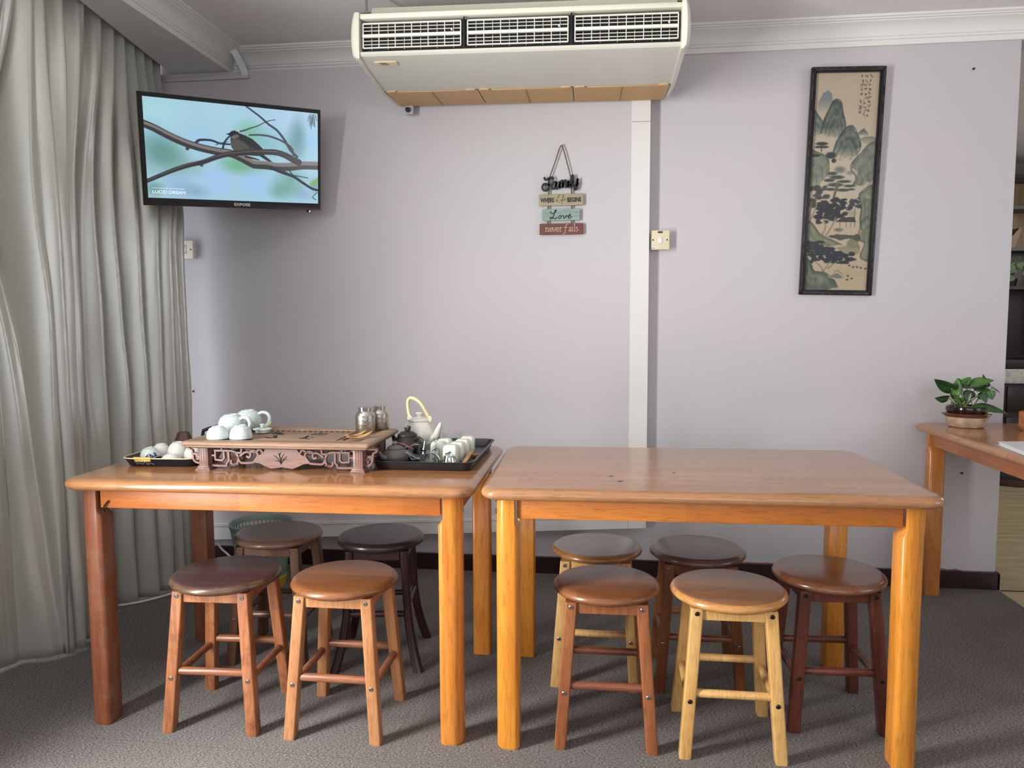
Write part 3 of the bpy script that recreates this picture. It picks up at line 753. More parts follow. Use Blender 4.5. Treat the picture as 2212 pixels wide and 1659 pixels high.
def tv():
    e1 = Vector((0.7610, 0.6449, 0.0630)); c = Vector((-1.5415, 3.0820, 1.8990))
    # pose from the photograph: yaw .704, forward tilt .196, roll .047
    a, ti, ro = 0.704, 0.196, 0.047
    ex = Vector((math.cos(a), math.sin(a), 0)); nr = Vector((math.sin(a), -math.cos(a), 0)); up = Vector((0, 0, 1))*math.cos(ti)+nr*math.sin(ti)
    e1 = ex*math.cos(ro)+up*math.sin(ro); e2 = up*math.cos(ro)-ex*math.sin(ro); n = e1.cross(e2)
    t = thing('television', 'wall-mounted flat television showing a bird on a branch', 'television')
    M = Matrix.Identity(4)
    for i in range(3): M[i][0] = e1[i]; M[i][1] = -n[i]; M[i][2] = e2[i]; M[i][3] = c[i]
    t.matrix_world = M
    W_, H_ = 0.732, 0.434
    gl = plain('glossy black bezel', (14, 14, 17), 0.12, spec=0.6)
    l, r, tp, bt = 0.017, 0.013, 0.017, 0.031
    b = BM()
    loop_o = [(-W_/2, H_/2), (W_/2, H_/2), (W_/2, -H_/2), (-W_/2, -H_/2)]
    loop_i = [(-W_/2+l, H_/2-tp), (W_/2-r, H_/2-tp), (W_/2-r, -H_/2+bt), (-W_/2+l, -H_/2+bt)]
    lay = [[(x, 0.030, z) for x, z in loop_o], [(x, 0.004, z) for x, z in loop_o], [(x*.994, 0.0, z*.991) for x, z in loop_o], [(x, 0.0015, z) for x, z in loop_i], [(x, 0.007, z) for x, z in loop_i]]
    loft(b, lay, cap=False)
    obj('bezel', b, gl, t, 30)
    b = BM()
    box(b, (0, 0.030, 0), (W_-.004, 0.030, H_-.004), 0.008, 2)
    box(b, (0, 0.050, -0.02), (W_*.62, 0.030, H_*.6), 0.012, 2)
    obj('back_cover', b, plain('matt black plastic', (20, 20, 22), 0.6), t)
    sw, sh = W_-l-r, H_-tp-bt
    P = tv_picture()
    s = grid_obj('screen', P, sw, sh, attr_mat('lit screen', 0.95, 0.15), t, T((l-r)/2, 0.0045, (bt-tp)/2))
    white = plain('screen caption', (230, 235, 240), 0.5); white.node_tree.nodes['Principled BSDF'].inputs['Emission Color'].default_value = (.85, .9, .95, 1); white.node_tree.nodes['Principled BSDF'].inputs['Emission Strength'].default_value = 0.8
    b = text_bm('LUCID DREAM', 0.018, 0.0002, 0.0, 'LEFT', 1.08)
    xf(b, T(-W_/2+l+0.016, 0.0035, -H_/2+bt+0.018) @ RX(PI/2))
    tube(b, [(-W_/2+l+0.016, 0.0035, -H_/2+bt+0.0385), (-W_/2+l+0.138, 0.0035, -H_/2+bt+0.0385)], 0.0007, 6)
    obj('caption', b, white, s, 0)
    b = text_bm('EXPOSE', 0.0155, 0.0002, 0.0006, 'CENTER', 1.15, space=1.1)
    xf(b, T(0.018, 0.0006, -H_/2+0.0105) @ RX(PI/2)); obj('lettering', b, plain('silver lettering', (205, 208, 212), 0.3, 0.3), t, 0)
    b = BM(); box(b, (W_/2-0.055, 0.010, -H_/2-0.004), (0.020, 0.014, 0.010), 0.004); obj('sensor', b, plain('sensor plastic', (20, 20, 40), 0.2), t)
    led = plain('standby light', (60, 90, 255), 0.3); led.node_tree.nodes['Principled BSDF'].inputs['Emission Color'].default_value = (.25, .4, 1, 1); led.node_tree.nodes['Principled BSDF'].inputs['Emission Strength'].default_value = 4
    b = BM(); lathe(b, [(0, -.003), (.003, -.002), (.0035, 0), (.003, .002), (0, .003)], 10, T(W_/2-0.052, 0.0035, -H_/2-0.004)); obj('indicator_light', b, led, t)
    # bracket arm back to the wall
    inv = M.inverted(); steel = plain('bracket black steel', (28, 28, 30), 0.5, 0.5)
    b = BM(); box(b, (0, 0.070, -0.02), (0.22, 0.012, 0.22), 0.003)
    A = inv @ Vector((-1.40, YB-0.012, 1.86)); m1 = inv @ Vector((-1.62, 3.33, 1.86)); m0 = Vector((0, 0.074, -0.02))
    tube(b, [m0, m1], 0.013, 10); tube(b, [m1, A], 0.013, 10)
    v = box(b, (0, 0, 0), (0.10, 0.012, 0.22), 0.003)
    MM = inv @ T(-1.40, YB-0.0055, 1.86)
    for q_ in v: q_.co = MM @ q_.co
    obj('wall_bracket', b, steel, t)
tv()

# ------------------------------------------------------------------ air conditioner
def aircon():
    t = thing('air_conditioner', 'long white ceiling-hung air conditioner with tan intake grilles', 'air conditioner')
    M = T(-0.3201, 2.826, 2.1978) @ RZ(0.021) @ RY(0.007) @ Matrix.Scale(0.985, 4); t.matrix_world = M
    cream = plain('aged white enamel', (226, 226, 208), 0.35); panel = plain('grey-white panel', (208, 208, 198), 0.38)
    dark = plain('louver shadow black', (10, 10, 16), 0.6)
    W_ = 1.20; h = W_/2
    YZ = Matrix(((0, 0, 1, 0), (1, 0, 0, 0), (0, 1, 0, 0), (0, 0, 0, 1)))   # (y,z) polygon extruded along x
    b = BM()
    prism(b, [(0.004, 0.0), (-0.002, -0.004), (-0.003, -0.011), (0.003, -0.0175), (0.02, -0.0215), (0.30, -0.041), (0.352, -0.0425), (0.352, 0.10), (0.036, 0.13), (0.036, 0.0)], -h, h, YZ)
    obj('lower_panel', b, panel, t, 30)
    b = BM(); prism(b, [(0.35, -0.030), (0.630, -0.012), (0.630, 0.12), (0.35, 0.10)], -h, h, YZ); obj('rear_body', b, panel, t, 30)
    b = BM(); box(b, (0, 0.017, -0.007), (W_, 0.038, 0.014), 0.005)
    obj('lower_lip', b, cream, t)
    b = BM(); box(b, (0, 0.018, 0.1285), (W_, 0.042, 0.021), 0.007); obj('upper_rail', b, cream, t)
    b = BM(); prism(b, [(0.045, 0.138), (0.075, 0.188), (0.60, 0.188), (0.62, 0.12), (0.05, 0.12)], -h+0.03, h-0.012, YZ)
    obj('casing', b, plain('casing grey-green enamel', (196, 198, 180), 0.45), t, 20)
    b = BM(); box(b, (0, 0.0335, 0.058), (W_-.004, 0.004, 0.118)); obj('outlet_recess', b, dark, t)
    white = plain('louver white', (232, 232, 220), 0.4)
    pitch = W_/3
    for k in range(3):
        cx = -h+pitch*(k+.5); gw = pitch-0.022; z0, z1 = 0.013, 0.106
        b = BM(); y0 = 0.006
        def bar(xa, xb, za, zb, y=y0, d=0.006): box(b, ((xa+xb)/2, y+d/2, (za+zb)/2), (xb-xa, d, zb-za), 0)
        L_, R_ = cx-gw/2, cx+gw/2
        bar(L_, L_+.004, z0, z1); bar(R_-.004, R_, z0, z1)
        bar(L_, R_, z1-.005, z1); bar(L_, R_, z0, z0+.004)
        bar(L_, R_, 0.053, 0.064, y0-.002, .01)
        for z in (0.090, 0.077, 0.040, 0.027): bar(L_, R_, z-.0009, z+.0009, y0, .005)
        for i in range(1, 12):
            x = L_+gw*i/12; tw = .0009 if i % 2 else .0014
            for za, zb in ((z0, .053), (.064, z1)): bar(x-tw, x+tw, za, zb, y0+(.016 if i % 2 else .001), .004)
        obj('louver_grille', b, white, t, 0)
        if k < 2:
            b = BM(); xx = -h+pitch*(k+1); box(b, (xx, 0.006, 0.058), (0.005, 0.008, 0.116), 0.001); obj('mullion', b, dark, t)
        b = BM(); lathe(b, [(0, 0), (.004, 0), (.003, .006), (0, .007)], 8, T(R_-.035, y0-.001, .071) @ RX(PI/2)); obj('louver_knob', b, white, t)
    # rounded end caps
    for sx in (-1, 1):
        b = BM(); lay = []
        for i in range(15):
            z = -0.028+0.168*i/14; q = (z-0.052)/0.100
            o = 0.010+0.022*math.sqrt(max(0, 1-q*q)) if z > -0.02 else 0.010
            d0 = -0.010-0.006*max(0, 1-q*q)
            lay.append([(sx*(h-0.002), d0+.004, z), (sx*(h+o*.55), d0, z), (sx*(h+o*.9), d0+0.008, z), (sx*(h+o), d0+0.022, z), (sx*(h+o), 0.085, z), (sx*(h-0.002), 0.10, z)])
        loft(b, lay); obj('end_cap', b, cream, t, 45)
        b = BM(); prism(b, [(0.02, -0.026), (0.30, -0.047), (0.36, -0.047), (0.635, -0.024), (0.645, 0.0), (0.645, 0.12), (0.06, 0.13), (0.02, 0.09)], sx*h, sx*(h+0.016), YZ); obj('side_panel', b, panel, t, 30)
    tan = plain('tan intake plastic', (205, 172, 128), 0.5, bump=0.1, bscale=90)
    tan2 = plain('tan intake rib', (176, 142, 100), 0.5)
    SL = Matrix(((1, 0, 0, 0), (0, 0.9977, -0.064, 0.352), (0, 0.064, 0.9977, -0.034), (0, 0, 0, 1)))
    for k in range(3):
        xa, xb = -h+pitch*k+.002, -h+pitch*(k+1)-.002
        b = BM(); box(b, ((xa+xb)/2, 0.142, -0.006), (xb-xa, 0.268, 0.012), 0.003, 1, M=SL); g = obj('intake_grille', b, tan, t)
        b = BM()
        for i in range(1, 26): box(b, ((xa+xb)/2, 0.010+0.2675*i/26, -0.0122), (xb-xa-.012, 0.0022, 0.0012), M=SL)
        obj('slat', b, tan2, g, 0)
        b = BM(); box(b, ((xa+xb)/2, 0.142, -0.0128), (0.003, 0.262, 0.003), M=SL); obj('rib', b, tan2, g, 0)
        for q in (.07, .93):
            b = BM(); box(b, (xa+(xb-xa)*q, 0.004, -0.008), (0.04, 0.022, 0.012), 0.002, 1, M=SL); obj('clip', b, tan, g)
    # name plate with two unreadable dark lines
    slope = Matrix(((1, 0, 0, 0), (0, .9976, .0698, 0.0), (0, -.0698, .9976, -.0200), (0, 0, 0, 1)))
    b = BM(); box(b, (-h+0.088, 0.058, -0.0025), (0.088, 0.034, 0.006), 0.002, 1, M=slope); g = obj('name_plate', b, plain('name plate cream', (222, 206, 168), 0.4), t)
    b = BM(); box(b, (-h+0.078, 0.048, -0.0057), (0.030, 0.006, 0.0008), M=slope); box(b, (-h+0.083, 0.060, -0.0057), (0.030, 0.005, 0.0008), M=slope)
    obj('plate_print', b, plain('plate print dark', (60, 60, 70), 0.5), g, 0)
    # drain stub at the rear left, hanger bolts at the top
    b = BM(); box(b, (-h+0.045, 0.625, -0.045), (0.036, 0.02, 0.045), 0.002, 1); g = obj('rear_bracket', b, plain('bracket grey', (188, 188, 186), 0.5), t)
    b = BM(); tube(b, [(-h+0.040, 0.60, -0.050), (-h+0.040, 0.626, -0.050)], 0.011, 14); obj('drain_stub', b, M_BLACK, g)
    zs = plain('zinc hanger', (150, 150, 148), 0.4, 0.8)
    for sx in (-1, 1):
        for yy in (0.10, 0.56):
            b = BM(); box(b, (sx*(h-.005), yy, 0.178), (0.05, 0.03, 0.004)); tube(b, [(sx*(h-.0), yy, 0.15), (sx*(h-.0), yy, 0.279)], 0.005, 8); tube(b, [(sx*(h-.0), yy, 0.165), (sx*(h), yy, 0.175)], 0.011, 6)
            obj('hanger', b, zs, t)
aircon()

# ------------------------------------------------------------------ framed painting
def painting():
    W_, H_ = 0.3075, 0.975
    t = thing('framed_painting', 'tall black-framed ink landscape painting hanging slightly askew', 'painting', (1.0275, D-0.004, 1.797), 0)
    t.rotation_euler = (math.radians(1.0), math.radians(1.35), 0)
    fm = plain('worn black frame lacquer', (20, 20, 22), 0.35, bump=0.1, bscale=60)
    worn = plain('worn frame edge', (110, 108, 100), 0.5)
    fw = 0.018
    b = BM()
    for sx in (-1, 1): box(b, (sx*(W_/2-fw/2), -0.013, 0), (fw, 0.024, H_), 0.004)
    for sz in (-1, 1): box(b, (0, -0.013, sz*(H_/2-fw/2)), (W_, 0.024, fw), 0.004)
    for sx in (-1, 1): box(b, (sx*(W_/2-fw-.0015), -0.011, 0), (.006, 0.016, H_-2*fw), 0.001)
    for sz in (-1, 1): box(b, (0, -0.011, sz*(H_/2-fw-.0015)), (W_-2*fw, 0.016, .006), 0.001)
    obj('frame', b, fm, t)
    b = BM()
    rr = random.Random(3)
    for sx in (-1, 1):
        z = -H_/2
        while z < H_/2-.02:
            l = rr.uniform(.005, .03)
            if rr.random() < .5: box(b, (sx*(W_/2-.0065), -0.0250, z+l/2), (.0012, .0006, l))
            z += l
    for sz in (-1, 1):
        x = -W_/2
        while x < W_/2-.01:
            l = rr.uniform(.004, .02)
            if rr.random() < .4: box(b, (x+l/2, -0.0250, sz*(H_/2-.0065)), (l, .0006, .0012))
            x += l
    obj('worn_edge', b, worn, t, 0)
    b = BM(); box(b, (0, -0.004, 0), (W_-.02, 0.004, H_-.02)); obj('backing', b, plain('backing board', (120, 100, 80), .8), t)
    w_, h_ = 150, 500
    p = Paint(w_, h_, (196, 178, 154))
    def q(X, Y):
        tt = (Y-112)/(1563-112); xl = 195-77*tt; xr = 630-100*tt
        return ((X-xl)/(xr-xl)*w_, tt*h_)
    def pg(pts, c, al=1.0, fade=None, tex=None, jit=5):
        pp = [];
        for i in range(len(pts)):
            a, b_ = pts[i], pts[(i+1) % len(pts)]
            n_ = max(1, int(math.hypot(a[0]-b_[0], a[1]-b_[1])/16))
            for k in range(n_):
                f = k/n_; pp.append(q(a[0]+(b_[0]-a[0])*f+rr.uniform(-jit, jit), a[1]+(b_[1]-a[1])*f+rr.uniform(-jit, jit)))
        fd = (q(300, fade[0])[1], q(300, fade[1])[1]) if fade else None
        p.poly(pp, c, al, fd, tex)
    def st(pts, wd, c, al=1.0):
        pp = [q(*a) for a in pts]; wd = (wd[0]/2.9, wd[1]/2.9) if isinstance(wd, tuple) else wd/2.9
        p.stroke([(v.x, v.y) for v in smoothpath([(a, b_, 0) for a, b_ in pp], 4)], wd, c, al)
    def bl(X, Y, rx, ry, c, soft=.5, al=1.0):
        x, y = q(X, Y); p.blob(x, y, rx/2.9, ry/2.9, c, soft, al)
    bl(380, 620, 330, 330, (206, 196, 174), 1, .8); bl(360, 900, 300, 300, (204, 194, 172), 1, .8); bl(400, 1450, 260, 150, (186, 166, 132), 1, .8)
    def contour(pts, c, n_=6):
        for k in range(n_):
            f = 1-.13*(k+.35); pp = [(c[0]+(x-c[0])*f+rr.uniform(-4, 4), c[1]+(y-c[1])*f+rr.uniform(-6, 6)) for x, y in pts]
            st(pp, 15 if k % 2 else 10, (150, 156, 140) if k % 2 else (66, 78, 74), .26)
        st(pts, 7, (52, 62, 60), .6)
    nt1 = .62+.38*p.nz(22, 60, 1)
    pg([(212, 380), (213, 310), (248, 245), (285, 228), (306, 250), (314, 310), (300, 380)], (128, 136, 136), 1, (290, 380), jit=2)
    pg([(180, 335), (215, 390), (245, 430), (235, 500), (222, 530), (170, 520)], (92, 106, 102), 1, (470, 545), nt1)
    pg([(230, 510), (250, 430), (290, 345), (310, 300), (335, 288), (368, 302), (380, 370), (398, 450), (390, 510), (330, 540)], (66, 80, 78), 1, (470, 560), nt1)
    contour([(230, 510), (250, 430), (290, 345), (325, 290), (368, 302), (380, 370), (398, 450), (390, 510)], (320, 560))
    pg([(305, 660), (335, 570), (370, 510), (410, 468), (445, 462), (475, 510), (498, 590), (460, 650), (400, 680), (350, 650)], (72, 86, 84), 1, (600, 690), nt1)
    contour([(305, 660), (335, 570), (370, 510), (410, 468), (445, 462), (475, 510), (498, 590), (470, 650)], (400, 700))
    pg([(470, 520), (500, 490), (520, 478), (545, 510), (550, 530)], (104, 114, 112), 1, (500, 540), jit=2)
    pg([(480, 548), (540, 528), (610, 540), (610, 600), (520, 580)], (120, 126, 122), .8, (540, 600))
    # right cliff
    pg([(600, 560), (548, 585), (500, 640), (450, 690), (430, 740), (478, 765), (465, 820), (438, 862), (510, 850), (575, 820), (590, 700)], (112, 122, 112), 1, None, nt1)
    contour([(438, 862), (465, 800), (430, 740), (450, 690), (500, 640), (548, 585), (600, 560)], (620, 860))
    # left cliff
    pg([(150, 590), (190, 625), (250, 650), (285, 690), (275, 790), (240, 830), (205, 880), (140, 840)], (118, 126, 114), 1, (800, 900), nt1)
    contour([(285, 790), (285, 690), (250, 650), (190, 625), (150, 590)], (140, 880))
    contour([(245, 430), (215, 390), (180, 335)], (160, 540))
    bl(360, 750, 50, 30, (100, 112, 110), .6, .8); bl(430, 770, 40, 20, (120, 126, 122), .7, .7)
    pine = (58, 70, 66)
    for X, Y, rx, ry in ((240, 578, 50, 14), (255, 600, 38, 10), (215, 600, 30, 9), (300, 655, 44, 26), (200, 655, 40, 12), (320, 690, 20, 18)): bl(X, Y, rx, ry, pine, .35)
    st([(235, 590), (238, 630)], 7, pine)
    for X, Y, rx, ry in ((310, 775, 40, 14), (340, 800, 62, 16), (290, 820, 46, 14), (390, 828, 56, 12), (330, 850, 66, 16), (420, 858, 44, 11), (300, 880, 46, 12), (380, 885, 56, 13), (435, 880, 30, 9)): bl(X, Y, rx, ry, (66, 82, 74), .4, .95)
    st([(345, 830), (330, 890), (315, 960), (310, 1000)], (12, 20), (120, 108, 90)); st([(350, 860), (325, 920), (300, 960)], 7, (100, 96, 82))
    # left and centre dark trees
    dk_ = (54, 56, 62)
    for X, Y, r in [(rr.uniform(150, 285), rr.uniform(855, 995), rr.uniform(14, 30)) for k_ in range(46)]: bl(X, Y, r, r*.55, (76, 76, 74), .4, .9)
    for k in range(60): bl(rr.uniform(205, 312), rr.uniform(965, 1105), rr.uniform(16, 30), rr.uniform(9, 16), dk_, .4, .95)
    for k in range(52): bl(rr.uniform(300, 395), rr.uniform(940, 1085), rr.uniform(14, 28), rr.uniform(9, 15), dk_, .4, .95)
    for k in range(24): bl(rr.uniform(412, 498), rr.uniform(940, 1020), rr.uniform(14, 24), rr.uniform(6, 11), (66, 68, 72), .4, .9)
    for a in ([(170, 960), (165, 1020), (150, 1090)], [(210, 970), (190, 1030), (160, 1090)], [(250, 1080), (265, 1130), (245, 1180)], [(330, 1070), (310, 1120), (270, 1185)], [(460, 1000), (455, 1070)]): st(a, (7, 12), (150, 140, 116))
    # hut
    pg([(325, 1100), (375, 1066), (455, 1064), (465, 1098)], (70, 66, 62), jit=1); pg([(345, 1100), (460, 1098), (458, 1128), (345, 1128)], (196, 186, 162), jit=1)
    for X in (360, 400, 430, 455): st([(X, 1098), (X, 1130)], 4, (90, 84, 74))
    bl(440, 1040, 40, 26, (140, 150, 124), .5, .5)
    # right near cliff
    pg([(570, 850), (520, 880), (485, 920), (500, 1000), (490, 1080), (500, 1150), (480, 1210), (520, 1240), (490, 1330), (540, 1360), (545, 1360), (575, 860)], (108, 118, 100), 1, None, .7+.3*p.nz(16, 50, 3))
    contour([(500, 1150), (490, 1080), (500, 1000), (485, 920), (520, 880), (570, 850)], (590, 1050))
    contour([(540, 1360), (490, 1330), (520, 1240), (480, 1210), (500, 1100), (540, 1060)], (600, 1250))
    bl(545, 930, 24, 20, (168, 166, 134), .6, .8); bl(530, 1290, 30, 60, (150, 150, 120), .6, .7)
    # left near slope
    pg([(135, 1080), (180, 1110), (230, 1180), (320, 1225), (370, 1250), (290, 1265), (130, 1235)], (124, 128, 98), 1, None, .75+.25*p.nz(16, 50, 4))
    contour([(370, 1250), (320, 1225), (230, 1180), (180, 1110), (135, 1080)], (120, 1290))
    pg([(270, 1195), (340, 1180), (400, 1185), (480, 1180), (500, 1200), (470, 1230), (420, 1210), (350, 1220)], (70, 78, 66), .9)
    pg([(400, 1240), (430, 1205), (480, 1230), (490, 1280), (430, 1275)], (130, 132, 100), .95)
    pg([(330, 1270), (400, 1255), (490, 1290), (470, 1320), (380, 1300)], (150, 142, 112), .9); bl(350, 1150, 40, 16, (96, 112, 84), .5, .8)
    # lower trees
    for k in range(44): bl(rr.uniform(138, 250), rr.uniform(1230, 1290), rr.uniform(16, 30), rr.uniform(8, 14), (54, 58, 64), .4, .95)
    for k in range(95): bl(rr.uniform(155, 445), rr.uniform(1298, 1372), rr.uniform(16, 32), rr.uniform(8, 13), (46, 51, 57), .4, .95)
    for k in range(34): bl(rr.uniform(225, 330), rr.uniform(1270, 1320), rr.uniform(16, 30), rr.uniform(8, 13), (50, 55, 60), .4, .95)
    for a in ([(200, 1370), (235, 1400), (250, 1440)], [(300, 1360), (270, 1400), (240, 1450)], [(330, 1370), (280, 1410)]): st(a, (6, 12), (142, 132, 106))
    # foreground rock and shore
    pg([(118, 1300), (160, 1360), (190, 1430), (260, 1440), (320, 1490), (345, 1540), (260, 1560), (118, 1563)], (84, 94, 80), 1, None, .75+.25*p.nz(14, 60, 6))
    contour([(345, 1540), (320, 1490), (260, 1440), (190, 1430), (160, 1360), (118, 1300)], (110, 1600))
    bl(230, 1490, 34, 34, (140, 146, 124), .6, .8)
    pg([(290, 1465), (340, 1440), (390, 1470), (340, 1480)], (110, 116, 104), .9); st([(320, 1440), (340, 1425), (375, 1450)], 4, (100, 100, 90))
    for X, Y in ((345, 1375), (420, 1390), (445, 1400), (470, 1400), (495, 1405), (525, 1410), (410, 1460), (435, 1478), (405, 1486)): bl(X, Y, 11, 7, (84, 80, 68), .3)
    # inscription columns: small brush marks
    def glyph(X, Y, s):
        for k in range(rr.randint(4, 6)):
            a = (X+rr.uniform(-s, s), Y+rr.uniform(-s, s))
            if rr.random() < .5: b2 = (a[0]+rr.uniform(s*.5, s*1.2), a[1]+rr.uniform(-1, 1))
            else: b2 = (a[0]+rr.uniform(-2, 2), a[1]+rr.uniform(s*.5, s*1.2))
            st([a, b2], rr.uniform(2.5, 4.5), (62, 56, 52), .85)
    for X0, Y0, n_, dx in ((566, 138, 10, -2.6), (536, 142, 10, -2.2), (508, 142, 5, -2)):
        for k in range(n_): glyph(X0+dx*k, Y0+28*k, 8)
    for k in range(2): glyph(496-2*k, 300+28*k, 8)
    for Y in (350, 374):
        pg([(484, Y-9), (501, Y-9), (500, Y+9), (483, Y+9)], (120, 96, 86), .7, jit=.5)
    # silk weave
    p.a *= (0.965+0.035*p.nz(75, 240, 9))[..., None]
    p.a = p.a*.90
    grid_obj('artwork', p, W_-2*fw-.004, H_-2*fw-.004, attr_mat('ink painting on silk', 0, 0.45), t, T(0, -0.008, 0))
painting()

# ------------------------------------------------------------------ hanging word sign
def hand(bm, strokes, x0, z0, k, r, y, n=8, sm=5, thick=None):
    for s in strokes:
        pts = [(x0+a*k, y, z0-b_*k) for a, b_ in s]
        pts = smoothpath(pts, sm)
        if thick:
            # flat-backed letters: oval section deep in y
            tube(bm, pts, r, n, sect=[(math.cos(2*PI*q/n), math.sin(2*PI*q/n)) for q in range(n)])
        else: tube(bm, pts, r, n)
def sign():
    t = thing('hanging_sign', 'four-tier hanging word sign reading Family where Life begins Love never fails', 'sign', (0, 0, 0))
    yb = YB-0.016
    tex = plain('jute cord', (110, 88, 70), 0.9, bump=0.4, bscale=500)
    # scale: zoom crop 912x1659 px over 110x200 photo px ; convert crop px -> wall metres
    kx = 0.199/788.0
    def P(X, Y): return (-0.294+(X-38)*kx, 1.768-(Y-905)*kx)
    b = BM()
    top = P(438, 55)
    for pts in ([(438, 52), (400, 120), (330, 330), (232, 600)], [(438, 52), (470, 110), (540, 360), (605, 610)]):
        tube(b, smoothpath([(P(*a)[0], yb, P(*a)[1]) for a in pts], 5), 0.0026, 8)
    for X0 in ((232, 215, 205, 198, 200), (605, 622, 625, 625, 622)):
        ys = (600, 850, 1110, 1300, 1440)
        tube(b, [(P(x, y)[0], yb+0.002, P(x, y)[1]) for x, y in zip(X0, ys)], 0.0034, 8)
    obj('cord', b, tex, t)
    b = BM(); p0 = P(450, 45); tube(b, [(p0[0]-.001, YB+0.002, p0[1]+.002), (p0[0]+.004, yb-0.006, p0[1]+.003)], 0.0012, 8); obj('nail', b, M_STEEL, t)
    # Family: thick black script
    S = [[(135, 600), (150, 640), (200, 640), (250, 612), (290, 620), (285, 650)],
         [(225, 625), (215, 720), (205, 800), (170, 835), (120, 825), (100, 780), (120, 730), (160, 720), (185, 730)],
         [(190, 735), (230, 740), (260, 735)],
         [(350, 690), (310, 690), (275, 745), (280, 800), (310, 805), (340, 760), (355, 690), (345, 790), (370, 800), (400, 760)],
         [(410, 680), (412, 800), (412, 740), (440, 680), (465, 680), (468, 795), (470, 730), (500, 675), (525, 680), (522, 770), (540, 790)],
         [(545, 790), (565, 740), (568, 680), (560, 760), (575, 780), (600, 770)],
         [(600, 770), (640, 690), (650, 610), (640, 585), (620, 610), (605, 700), (610, 770), (640, 775)],
         [(650, 680), (650, 740), (680, 760), (710, 720), (730, 640), (720, 740), (710, 810), (685, 830), (670, 800), (700, 770), (745, 720)]]
    b = BM()
    for s in S:
        tube(b, smoothpath([(P(*a)[0], yb-0.004, P(*a)[1]) for a in s], 5), 0.0048, 8, sect=[(-1, -.7), (1, -.7), (1, .35), (.8, .6), (-.8, .6), (-1, .35)], up=(0, -1, 0))
    obj('word_plaque', b, plain('black painted wood', (16, 16, 17), 0.45), t).__setitem__('label', 'black cut-out word Family')
    def plate(x0, x1, y0, y1, m, lab):
        a = P(x0, y0); c = P(x1, y1); b = BM()
        box(b, ((a[0]+c[0])/2, yb-0.001, (a[1]+c[1])/2), (c[0]-a[0], 0.006, a[1]-c[1]), 0.001, 1)
        o = obj('word_plaque', b, m, t); o['label'] = lab; return o
    cream = wood('cream plaque', (156, 148, 116), (172, 164, 132), 'X', 0.6, 0)
    mint = wood('mint plaque', (132, 156, 148), (150, 172, 164), 'X', 0.6, 0)
    red = wood('red-brown plaque', (98, 54, 50), (126, 74, 66), 'X', 0.6, 0)
    A = plate(38, 828, 905, 1105, cream, 'cream plaque reading WHERE Life BEGINS')
    Bp = plate(96, 770, 1165, 1368, mint, 'mint plaque reading Love')
    C = plate(50, 830, 1420, 1615, red, 'red-brown plaque reading never fails')
    ink = plain('plaque ink', (26, 28, 38), 0.6); inkg = plain('grey ink', (92, 84, 66), 0.6); inkw = plain('cream ink', (226, 204, 190), 0.6)
    yf = yb-0.0043
    for s, x0, x1 in (('WHERE', 66, 312), ('BEGINS', 545, 792)):
        b = BM(); tb = text_bm(s, 0.027, 0.0003, 0.0012, 'LEFT'); xs = [v.co.x for v in tb.verts]; w_ = max(xs)-min(xs)
        a = P(x0, 1046); c = P(x1, 1046)
        k = (c[0]-a[0])/w_
        xf(tb, T(a[0], yf, a[1]) @ Matrix.Rotation(0.02, 4, 'Y').inverted() @ RX(PI/2) @ Matrix.Diagonal((k, 1.0, 1, 1)) @ T(-min(xs), 0, 0))
        me = bpy.data.meshes.new('x'); tb.to_mesh(me); tb.free(); b.from_mesh(me); bpy.data.meshes.remove(me)
        obj('lettering', b, ink, A, 0, False)
    b = BM()
    S = [[(355, 965), (375, 970), (415, 925), (395, 920), (380, 970), (365, 1030), (335, 1020), (350, 1005), (385, 1040), (420, 1050)],
         [(425, 1030), (430, 990), (425, 1030), (440, 1025)], [(434, 965), (436, 962)],
         [(445, 1030), (470, 960), (480, 930), (470, 925), (458, 1000), (450, 1075), (445, 1070), (460, 1020), (480, 1005)],
         [(480, 1015), (510, 990), (500, 975), (485, 1000), (490, 1025), (520, 1005)]]
    for s in S: tube(b, smoothpath([(P(*a)[0], yf, P(*a)[1]) for a in s], 5), 0.0009, 6)
    obj('lettering', b, inkg, A, 0)
    b = BM()
    S = [[(248, 1200), (260, 1240), (310, 1240), (350, 1190), (345, 1182), (325, 1200), (300, 1290), (270, 1335), (240, 1335), (245, 1310), (290, 1320), (330, 1338), (365, 1310)],
         [(425, 1280), (395, 1300), (395, 1330), (425, 1330), (440, 1300), (425, 1280), (440, 1290), (460, 1285)],
         [(470, 1280), (485, 1290), (480, 1330), (510, 1320), (530, 1280), (545, 1300)],
         [(550, 1315), (600, 1285), (595, 1262), (565, 1290), (565, 1325), (590, 1335), (625, 1300)]]
    for s in S: tube(b, smoothpath([(P(*a)[0], yf, P(*a)[1]) for a in s], 5), 0.0019, 6)
    obj('lettering', b, ink, Bp, 0)
    b = BM()
    for y in (1228, 1302): tube(b, [(P(100, y)[0], yf+.0003, P(100, y)[1]), (P(766, y)[0], yf+.0003, P(766, y-6)[1])], 0.0006, 6)
    obj('groove', b, plain('plaque groove', (96, 120, 112), .7), Bp, 0)
    b = BM()
